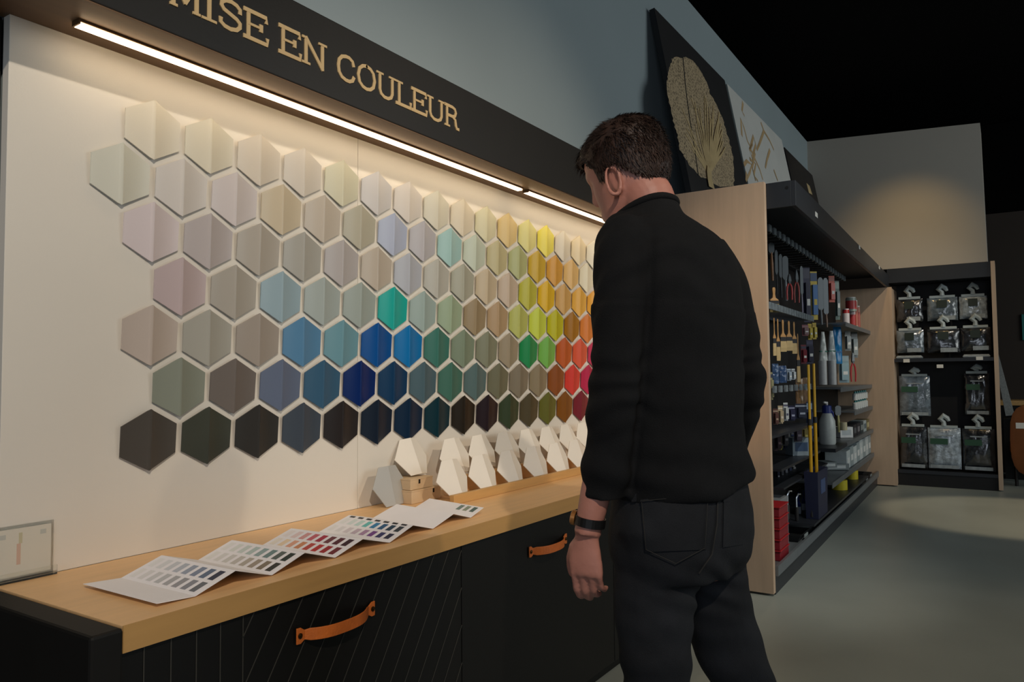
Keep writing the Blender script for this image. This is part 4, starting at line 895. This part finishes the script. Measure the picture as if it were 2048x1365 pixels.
def link(me, name, m, parent=man):
    me.transform(Matrix.Translation(-man.location)); o = bpy.data.objects.new(name, me); C.objects.link(o); o.parent = parent
    me.materials.clear(); me.materials.append(m)
    me.polygons.foreach_set('use_smooth', [True]*len(me.polygons)); return o

# --- head, in its own frame (x = his right, y = forward, z = up)
HS = 1.00
fh, lh_ = axes(50)
HO = mp(1254, 353, 1.80)
Rz = Matrix((-lh_, fh, Vector((0, 0, 1)))).transposed()
HM = Matrix.Translation(HO) @ Rz.to_4x4() @ Matrix.Rotation(math.radians(-20), 4, 'X') @ Matrix.Rotation(math.radians(-3), 4, 'Y') @ Matrix.Scale(HS, 4)
SEC = [(-.120,.066,.018,.020),(-.112,.060,.032,.032),(-.098,.048,.046,.044),(-.075,.026,.070,.056),(-.050,.008,.088,.063),(-.025,.000,.096,.069),(0,-.002,.099,.073),(.03,-.003,.102,.0755),(.06,-.006,.099,.074),(.085,-.009,.087,.066),(.104,-.011,.066,.051),(.117,-.012,.038,.030),(.121,-.012,.012,.010)]
def head_rings(grow=0., n=40):
    out = []
    for z, yc, hy, hx in cat(SEC, 3):
        R = []
        for j in range(n):
            a = 2*PI*j/n; x = (hx+grow)*math.cos(a); y = yc+(hy+grow)*math.sin(a)
            if math.sin(a) > .2:           # face plane a little flatter, eye sockets and cheeks
                fr = (math.sin(a)-.2)/.8
                y -= .006*fr*(1 if z < .06 else 0)
                y -= .010*math.exp(-((z-.012)/.014)**2)*math.exp(-((abs(x)-.030)/.016)**2)
                y += .006*math.exp(-((z-.036)/.012)**2)*fr
            R.append(Vector((x, y, z+grow*z/.12)))
        out.append(R)
    return out
body = MB()
def hadd(s, fn):
    t = MB(); fn(t); s.add([HM @ v for v in t.v], t.f)
hadd(body, lambda t: t.loft(head_rings()))
hadd(body, lambda t: t.loft([[(x*k, y, z) for x, y, z in ((-w_, y0, z0), (w_, y0, z0), (w_*.5, y1, z0+.002), (-w_*.5, y1, z0+.002))] for k, w_, y0, y1, z0 in ((1, .008, .085, .098, .026), (1, .009, .085, .102, .004), (1, .012, .084, .108, -.018), (1, .014, .082, .104, -.028), (1, .010, .080, .096, -.034))]))
for sx in (-1, 1):      # ears
    def ear(t, sx=sx):
        R = []
        for j in range(16):
            a = 2*PI*j/16; R.append((sx*(.0765+.010*(math.cos(a) < -.2)), -.002-.015*math.cos(a)-.004*math.sin(a), -.026+.033*math.sin(a)+(.0)))
        t.tube(R, [.0042+.0012*(math.sin(2*PI*j/16) < -.6) for j in range(16)], 8, closed=True)
        t.loft([[(sx*x, -.002+.012*math.cos(2*PI*j/12), -.026+.027*math.sin(2*PI*j/12)) for j in range(12)] for x in (.066, .0725)])
    hadd(body, ear)
hadd(body, lambda t: t.loft([[(.022*math.cos(2*PI*j/12), .084+.012*abs(math.sin(2*PI*j/12)), z+.005*math.sin(2*PI*j/12)) for j in range(12)] for z in (-.070, -.062)]))
# --- neck and torso under the sweater
nk = [tuple(HM @ Vector((0, -.022, -.045)))+(.060,), tuple(HM @ Vector((0, -.030, -.090)))+(.059,), tuple(mp(1294, 438, 1.775))+(.057,), tuple(mp(1312, 470, 1.76))+(.075,)]
nk = cat(nk, 4); body.tube([p[:3] for p in nk], [p[3] for p in nk], 24)
TOR = [(1294,434,1.768,.086,.082),(1306,453,1.758,.122,.098),(1318,474,1.748,.158,.112),(1329,503,1.742,.188,.124),(1337,540,1.74,.203,.127),(1344,600,1.74,.203,.133),(1349,680,1.74,.193,.132),(1353,780,1.74,.180,.126),(1359,880,1.74,.178,.129),(1363,966,1.74,.186,.136)]
body.loft(smoothrings([ring(a, b, d, w_*.84, h_*.84) for a, b, d, w_, h_ in TOR], 3))
HIP = [(1361,935,1.74,.168,.122),(1363,990,1.74,.180,.132),(1364,1050,1.74,.188,.140),(1364,1100,1.74,.186,.138),(1364,1140,1.74,.172,.118)]
body.loft(smoothrings([ring(a, b, d, w_*.95, h_*.94) for a, b, d, w_, h_ in HIP], 3))
def z2py(z, d): return 682.5+FPX*math.tan(PIT)+(1.2-z)/d*FPX
LL = [(1322,1060,1.70,.096),(1312,1150,1.69,.094),(1308,1250,1.68,.085),(1313,1365,1.67,.074),(1318,z2py(.36,1.68),1.68,.067),(1322,z2py(.10,1.70),1.70,.060)]
RL = [(1408,1060,1.79,.096),(1414,1150,1.80,.093),(1446,1262,1.80,.082),(1486,1365,1.79,.073),(1510,z2py(.36,1.81),1.81,.066),(1526,z2py(.10,1.84),1.84,.060)]
for L in (LL, RL): limb(body, [(a, b, d, r*.9) for a, b, d, r in L])
# --- arms
LARM = [(1246,490,1.635,.058),(1243,560,1.615,.059),(1238,660,1.605,.057),(1231,770,1.60,.055),(1222,850,1.605,.053),(1214,920,1.615,.0505),(1207,997,1.62,.0495)]
RARM = [(1418,528,1.815,.060),(1450,580,1.85,.058),(1466,650,1.86,.055),(1480,715,1.855,.052),(1488,765,1.86,.050),(1478,830,1.88,.049),(1462,885,1.92,.046),(1446,925,1.96,.042)]
limb(body, [(a, b, d, r*.68) for a, b, d, r in LARM[:-1]]+[(1198,960,1.62,.034),(1186,1012,1.62,.0315),(1178,1048,1.62,.0285),(1175,1068,1.62,.0290)])
limb(body, [(a, b, d, r*.68) for a, b, d, r in RARM]+[(1440,945,1.98,.03)])
# --- left hand, hanging, fingers loosely curled
def hand(s, wr, D, N, T, sc_=1.0):
    """wr wrist centre, D down the hand, N palm normal, T thumb side"""
    def P(t, n, d): return wr+(T*t+N*n+D*d)*sc_
    n = 16
    rings = []
    for d, ht, hn, ct, cn_ in ((-.01, .026, .019, 0, 0), (.012, .029, .018, .001, .001), (.04, .036, .017, .003, .003), (.07, .042, .0155, .003, .003), (.092, .042, .0135, .0, .003), (.100, .038, .010, 0, .003)):
        rings.append([P(ct+ht*math.cos(2*PI*j/n), cn_+hn*math.sin(2*PI*j/n), d) for j in range(n)])
    s.loft(rings)
    for t0, ln, r0, cu in ((.031, (.042, .025, .020), .0088, (12, 24, 22)), (.0105, (.046, .029, .021), .0092, (15, 27, 24)), (-.0105, (.042, .027, .020), .0087, (19, 30, 26)), (-.031, (.033, .021, .017), .0076, (24, 34, 28))):
        a = math.radians(8); p = P(t0*.92, .003, .080); pts = [p, P(t0, .003, .096)]; cur = pts[-1]; rr_ = [r0*1.05, r0*1.08]
        for L, c in zip(ln, cu):
            a += math.radians(c); dv = D*math.cos(a)+N*math.sin(a)+T*(-t0*.9)
            mid = cur+dv.normalized()*L*.5*sc_; cur = cur+dv.normalized()*L*sc_; pts += [mid, cur]; rr_ += [r0*.95, r0*.98]
        rr_[-1] = r0*.72; s.tube(pts, [r*sc_ for r in rr_], 12)
        s.tube([pts[-1]-(pts[-1]-pts[-2])*.2, pts[-1]+(pts[-1]-pts[-2]).normalized()*.004], [rr_[-1]*.98, rr_[-1]*.5], 10)
    th = [P(.014, .004, .012), P(.034, .012, .038), P(.047, .020, .066), P(.050, .028, .090), P(.048, .034, .108), P(.046, .037, .114)]
    s.tube(th, [r*sc_ for r in (.013, .0145, .0115, .0105, .0088, .0055)], 12)
HF, HL = axes(62)
wr = mp(1174, 1066, 1.62); Dn = (Vector((0, 0, -1))-HL*(-.02)+HF*.03).normalized()
Nn = (-HL+Dn*HL.dot(Dn)).normalized(); Tt = (HF-Dn*HF.dot(Dn)); Tt = (Tt-Nn*Tt.dot(Nn)).normalized()
hand(body, wr, Dn, Nn, Tt, .93)
w2 = mp(1438, 952, 1.985); D2 = (Vector((0, 0, -1))+FA*.25).normalized(); N2 = (LA-D2*LA.dot(D2)).normalized(); T2 = FA-D2*FA.dot(D2); T2 = (T2-N2*T2.dot(N2)).normalized()
hand(body, w2, D2, N2, T2, .93)
bme = fuse(body, 'body', [M_skin], .0042, 2, .45)
bo = link(bme, 'body', M_skin)

# --- eyes
for sx in (-1, 1):
    s = MB(); t = MB().lathe([(.001, -.0115), (.006, -.010), (.0115, 0), (.006, .010), (.001, .0115)], (sx*.030, .0640, .012), 14)
    s.add([HM @ v for v in t.v], t.f); s.build('eye', mat('eye_white', (220, 214, 206), .2), man, smooth=True, inv=MI)

# --- hair: scalp shell and strands
def inhair(x, y, z):
    ax = abs(x)
    if y > .052: return z > .066+.10*(y-.075)
    if y > .034: return z > .030 + (y-.034)*1.5
    if y > .016: return z > -.012
    if y > -.020: return z > .010
    return z > max(-.070, .006+(y+.02)*1.2)
def scalp(grow, n=72):
    s = MB(); rings = head_rings(grow, n)
    o = 0
    for R in rings: s.v += R
    for i in range(len(rings)-1):
        for j in range(n):
            q = (i*n+j, i*n+(j+1) % n, (i+1)*n+(j+1) % n, (i+1)*n+j); c = sum((s.v[k] for k in q), Vector())/4
            if inhair(c.x, c.y, c.z-grow*.5): s.f.append(q); s.mi.append(0)
    s.f.append(tuple((len(rings)-1)*n+j for j in range(n))); s.mi.append(0)
    return s
def hairoff(p):
    base = .007+.006*max(0, (p.z+.02)/.14)
    if p.y > .03: base += .006*min(1, (p.y-.03)/.05)
    if p.z < -.02: base *= max(.25, 1+(p.z+.02)/.07)
    return base
s0 = scalp(.002); used = sorted({i for f in s0.f for i in f})
sh_ = MB(); idx = {}
for i in used:
    idx[i] = len(sh_.v); p = s0.v[i]; n_ = Vector((p.x, p.y, p.z*.8)).normalized(); sh_.v.append(p+n_*(hairoff(p)+.003*noise.noise(p*55)))
sh_.f = [tuple(idx[i] for i in f) for f in s0.f]; sh_.mi = [0]*len(sh_.f)
edge = {}
for f in sh_.f:
    for a, b in zip(f, f[1:]+f[:1]): edge[(a, b)] = 1
inner = {}
for (a, b) in list(edge):
    if (b, a) not in edge:
        for q in (a, b):
            if q not in inner:
                inner[q] = len(sh_.v); p = sh_.v[q]; sh_.v.append(p*.90)
        sh_.f.append((b, a, inner[a], inner[b])); sh_.mi.append(0)
hair = MB().add([HM @ v for v in sh_.v], sh_.f)
pool = [f for f in s0.f if len(f) == 4]
st = MB()
for q in range(9000):
    f = rnd.choice(pool); u, v = rnd.random(), rnd.random(); a, b, c_, d_ = [s0.v[k] for k in f]
    p = a*(1-u)*(1-v)+b*u*(1-v)+c_*u*v+d_*(1-u)*v; n_ = Vector((p.x, p.y, p.z*.8)).normalized(); off = hairoff(p)
    if p.z > .075: dr = Vector((rnd.uniform(-.5, .5), 1.0, 0)) if p.y > -.03 else Vector((rnd.uniform(-.7, .7), -1, -.2))
    elif p.y > .02: dr = Vector((0, .6, .2)) if p.z > .05 else Vector((0, -.3, -1))
    else: dr = Vector((rnd.uniform(-.25, .25), -.25, -1))
    dr = dr-n_*dr.dot(n_); dr = dr.normalized() if dr.length > 1e-4 else n_.orthogonal()
    dr = (dr+Vector((rnd.uniform(-.35, .35), rnd.uniform(-.35, .35), rnd.uniform(-.25, .25)))).normalized()
    ln = rnd.uniform(.012, .024)*(.5 if p.z < -.01 else 1)
    if p.y > .05 and p.z > .06: ln *= 1.2
    r0 = p+n_*(off-.002); r1 = r0+dr*ln*.5+n_*.0025; r2 = r0+dr*ln+n_*(.0015 if p.z < .03 else .004)
    wv = dr.cross(n_).normalized()*.0011; k0 = len(st.v)
    st.v += [r0-wv, r0+wv, r1-wv*.8, r1+wv*.8, r2]; st.f += [(k0, k0+1, k0+3, k0+2), (k0+2, k0+3, k0+4)]; st.mi += [0, 0]
hair.add([HM @ v for v in st.v], st.f)
me = bpy.data.meshes.new('hair'); me.from_pydata([tuple(v-man.location) for v in hair.v], [], hair.f); me.materials.append(M_hair); me.update()
me.polygons.foreach_set('use_smooth', [True]*len(me.polygons))
ho = bpy.data.objects.new('hair', me); C.objects.link(ho); ho.parent = man

# --- sweater
sw = MB(); sw.loft(smoothrings([ring(1289,426,1.772,.072,.070,tilt=-.42)]+[ring(a, b, d, w_, h_, tl=(.10 if b > 900 else .05 if b > 800 else 0)) for a, b, d, w_, h_ in TOR], 4))
sw.loft(smoothrings([ring(1363,953,1.74,.187,.138,tl=.10), ring(1363,964,1.74,.189,.140,tl=.10), ring(1363,976,1.74,.186,.137,tl=.10)], 2))
limb(sw, [(1262,474,1.66,.050)]+[(a, b, d, r+.001) for a, b, d, r in LARM]); limb(sw, [(1405,490,1.81,.050)]+[(a, b, d, r+.001) for a, b, d, r in RARM])
swm = fuse(sw, 'sweater', [M_sweat], .006, 14, .5)
EL = mp(1225, 770, 1.6); WR = mp(1212, 960, 1.62); ER = mp(1488, 765, 1.86); HEMZ = mp(1363, 966, 1.74).z; AX = mp(1270, 560, 1.68)
def fold(p, n):
    a = .0028*noise.noise(Vector((p.x*6, p.y*6, p.z*9)))
    for e, k in ((EL, 1.), (WR, 1.1), (ER, 1.)):
        d = (p-e).length; a += k*(.0040 if e != WR else 0)*math.exp(-(d/.10)**2)*math.sin((p.z-e.z)*105+6*noise.noise(p*9))
    d = (p-AX).length; a += .006*math.exp(-(d/.14)**2)*math.sin((p.x*60+p.y*80+p.z*75)+2*noise.noise(p*9))
    hz = p.z-HEMZ; a += .005*math.exp(-(hz/.10)**2)*math.sin((p.x-p.y)*16+hz*60+4*noise.noise(p*5))
    a += .003*math.sin(p.z*34+3*noise.noise(p*4))*(1 if p.z < 1.35 else 0)
    return a
def pxy(p):
    v = p-CAM; d = v.dot(FW); return 1024+FPX*v.dot(RT)/d, 682.5-FPX*v.dot(UPV)/d
def fold2(p, n):
    a = fold(p, n)
    if n.dot(FW) < .15:
        x, y = pxy(p)
        for (x0, y0_), (x1, y1_), w_, dp in (((1302, 470), (1300, 620), 9, .007), ((1300, 620), (1284, 800), 8, .008), ((1284, 800), (1262, 985), 7, .007)):
            if y0_ <= y < y1_ or (y0_ == 470 and 440 < y < 470):
                xl = x0+(x1-x0)*(y-y0_)/(y1_-y0_); a -= dp*math.exp(-((x-xl)/w_)**2)*min(1, max(0, (y-440)/60))
    return a
clothes(swm, fold2)
swo = link(swm, 'sweater', M_sweat)
cr = ring(1289, 429, 1.772, .0715, .0695, n=40, tilt=-.42); s = MB(); s.tube(cr, .0085, 10, closed=True); s.build('collar_rib', M_sweat, swo, smooth=True, inv=MI)

# --- jeans
je = MB(); je.loft(smoothrings([ring(a, b, d, w_, h_) for a, b, d, w_, h_ in HIP], 4))
limb(je, LL, 24); limb(je, RL, 24)
for px, py, d in ((1333, 1062, 1.640), (1412, 1062, 1.725)):      # seat
    c_ = mp(px, py, d); je.lathe([(.005, -.085), (.05, -.074), (.078, -.04), (.088, 0), (.078, .04), (.05, .074), (.005, .085)], c_+FA*.03, 20)
jm = fuse(je, 'jeans', [M_jeans], .006, 6, .5)
CR = mp(1395, 1150, 1.70); KL = mp(1313, 1365, 1.67); KR = mp(1486, 1365, 1.79)
def jf(p, n):
    a = .002*noise.noise(p*14)
    d = (p-CR).length; a += .005*math.exp(-(d/.12)**2)*math.sin(p.z*110+(p.x-p.y)*40+3*noise.noise(p*8))
    for e in (KL, KR): d = (p-e).length; a += .0032*math.exp(-(d/.14)**2)*math.sin(p.z*85+(p.x)*30+4*noise.noise(p*6))
    if p.z < .3: a += .006*math.sin(p.z*95+3*noise.noise(p*6))
    return a
clothes(jm, jf)
bv = BVHTree.FromPolygons([v.co.copy() for v in jm.vertices], [tuple(p.vertices) for p in jm.polygons])
def drape(px, py, lift):
    d = ray(px, py); h = bv.ray_cast(CAM, d.normalized())
    if h[0] is None: return None
    return h[0]-d.normalized()*lift
jo = link(jm, 'jeans', M_jeans)
def patch(poly, name, m, lift=.004, nu=10, nv=10):
    (ax, ay), (bx, by), (cx, cy2), (dx, dy) = poly; s = MB(); G = []
    for j in range(nv+1):
        for i in range(nu+1):
            u, v = i/nu, j/nv; x = ax*(1-u)*(1-v)+bx*u*(1-v)+cx*u*v+dx*(1-u)*v; y = ay*(1-u)*(1-v)+by*u*(1-v)+cy2*u*v+dy*(1-u)*v
            p = drape(x, y, lift); G.append(p)
    if any(g is None for g in G): return None
    o = len(G); s.v = G+[g+ray(1350, 1050).normalized()*(lift+.004) for g in G]
    for j in range(nv):
        for i in range(nu):
            q = j*(nu+1)+i; s.f.append((q, q+1, q+nu+2, q+nu+1)); s.mi.append(0)
    ringi = [i for i in range(nu+1)]+[j*(nu+1)+nu for j in range(1, nv+1)]+[nv*(nu+1)+i for i in range(nu-1, -1, -1)]+[j*(nu+1) for j in range(nv-1, 0, -1)]
    for q in range(len(ringi)):
        a, b = ringi[q], ringi[(q+1) % len(ringi)]; s.f.append((a, b, o+b, o+a)); s.mi.append(0)
    return s.build(name, m, jo, smooth=True, inv=MI)
patch([(1280, 1000), (1418, 986), (1412, 1100), (1290, 1105)], 'back_pocket', M_jeans, .004)
patch([(1448, 990), (1488, 985), (1486, 1090), (1446, 1096)], 'back_pocket', M_jeans, .004)
def seam(P, name='stitching', r=.0009, lift=.003, m=M_seam):
    Q = []
    for i in range(len(P)-1):
        for k in range(6): Q.append((P[i][0]+(P[i+1][0]-P[i][0])*k/6, P[i][1]+(P[i+1][1]-P[i][1])*k/6))
    Q.append(P[-1]); D = [drape(x, y, lift) for x, y in Q]; D = [p for p in D if p is not None]
    if len(D) > 2: MB().tube(D, r, 6).build(name, m, jo, smooth=True, inv=MI)
seam([(1282, 1003), (1415, 990)], lift=.0085); seam([(1283, 1003), (1292, 1100), (1352, 1128), (1410, 1097), (1416, 992)], lift=.0060)
seam([(1436, 985), (1434, 1050), (1424, 1110), (1398, 1148)], 'centre_seam', .0016)
seam([(1250, 982), (1360, 990), (1440, 976), (1490, 962)], 'waistband_edge', .0016)
for px in (1268, 1380, 1452): 
    patch([(px-5, 978), (px+5, 977), (px+5, 1004), (px-5, 1005)], 'belt_loop', M_jeans, .006, 3, 5)

# --- shoes
for (px, z_, d), nm in (((1322, .1, 1.70), 'shoe'), ((1526, .1, 1.84), 'shoe')):
    c_ = mp(px, z2py(.1, d), d); c_.z = 0; fs, ls = axes(50)
    def sr(y, w_, h0, h1): return [c_+fs*y+ls*(w_*math.cos(2*PI*j/16))+Vector((0, 0, max(.001, h0+(h1-h0)*(.5+.5*math.sin(2*PI*j/16))))) for j in range(16)]
    MB().loft([sr(-.075, .022, 0, .06), sr(-.06, .036, 0, .09), sr(0, .042, 0, .10), sr(.07, .044, 0, .075), (sr(.14, .049, 0, .05)), sr(.185, .040, 0, .038), sr(.205, .018, 0, .02)]).build('shoe', mat('dark_leather_shoe', (34, 30, 28), .5), man, smooth=True, inv=MI)

# --- watch
wc = mp(1180, 1043, 1.62); wt = (mp(1183, 1015, 1.62)-mp(1175, 1068, 1.62)).normalized()
def wring(c, r, h, m, nm, par, th=.0028):
    u = wt.orthogonal().normalized(); v = wt.cross(u); s = MB(); n = 32; R = []
    for rr_, hh in ((r, -h), (r+th, -h), (r+th, h), (r, h)):
        R.append([c+u*math.cos(2*PI*j/n)*rr_+v*math.sin(2*PI*j/n)*rr_+wt*hh for j in range(n)])
    s.loft(R, closed=True); return s.build(nm, m, par, smooth=False, inv=MI)
wb = wring(wc, .0305, .0095, M_strap, 'wristwatch', man)
wf = -FH*.0; s = MB(); fdir = (-RH*.85+FH*.3).normalized(); fdir = (fdir-wt*fdir.dot(wt)).normalized(); sd_ = fdir.cross(wt)
cc = wc+fdir*.0335
s.loft([[cc+fdir*h_+sd_*(.016*math.cos(2*PI*j/20))*k_+wt*(.016*math.sin(2*PI*j/20))*k_ for j in range(20)] for h_, k_ in ((-.002, 1), (.006, 1), (.008, .85))]); s.build('watch_case', mat('brass_watch', (176, 120, 66), .35, .6), wb, smooth=True, inv=MI)
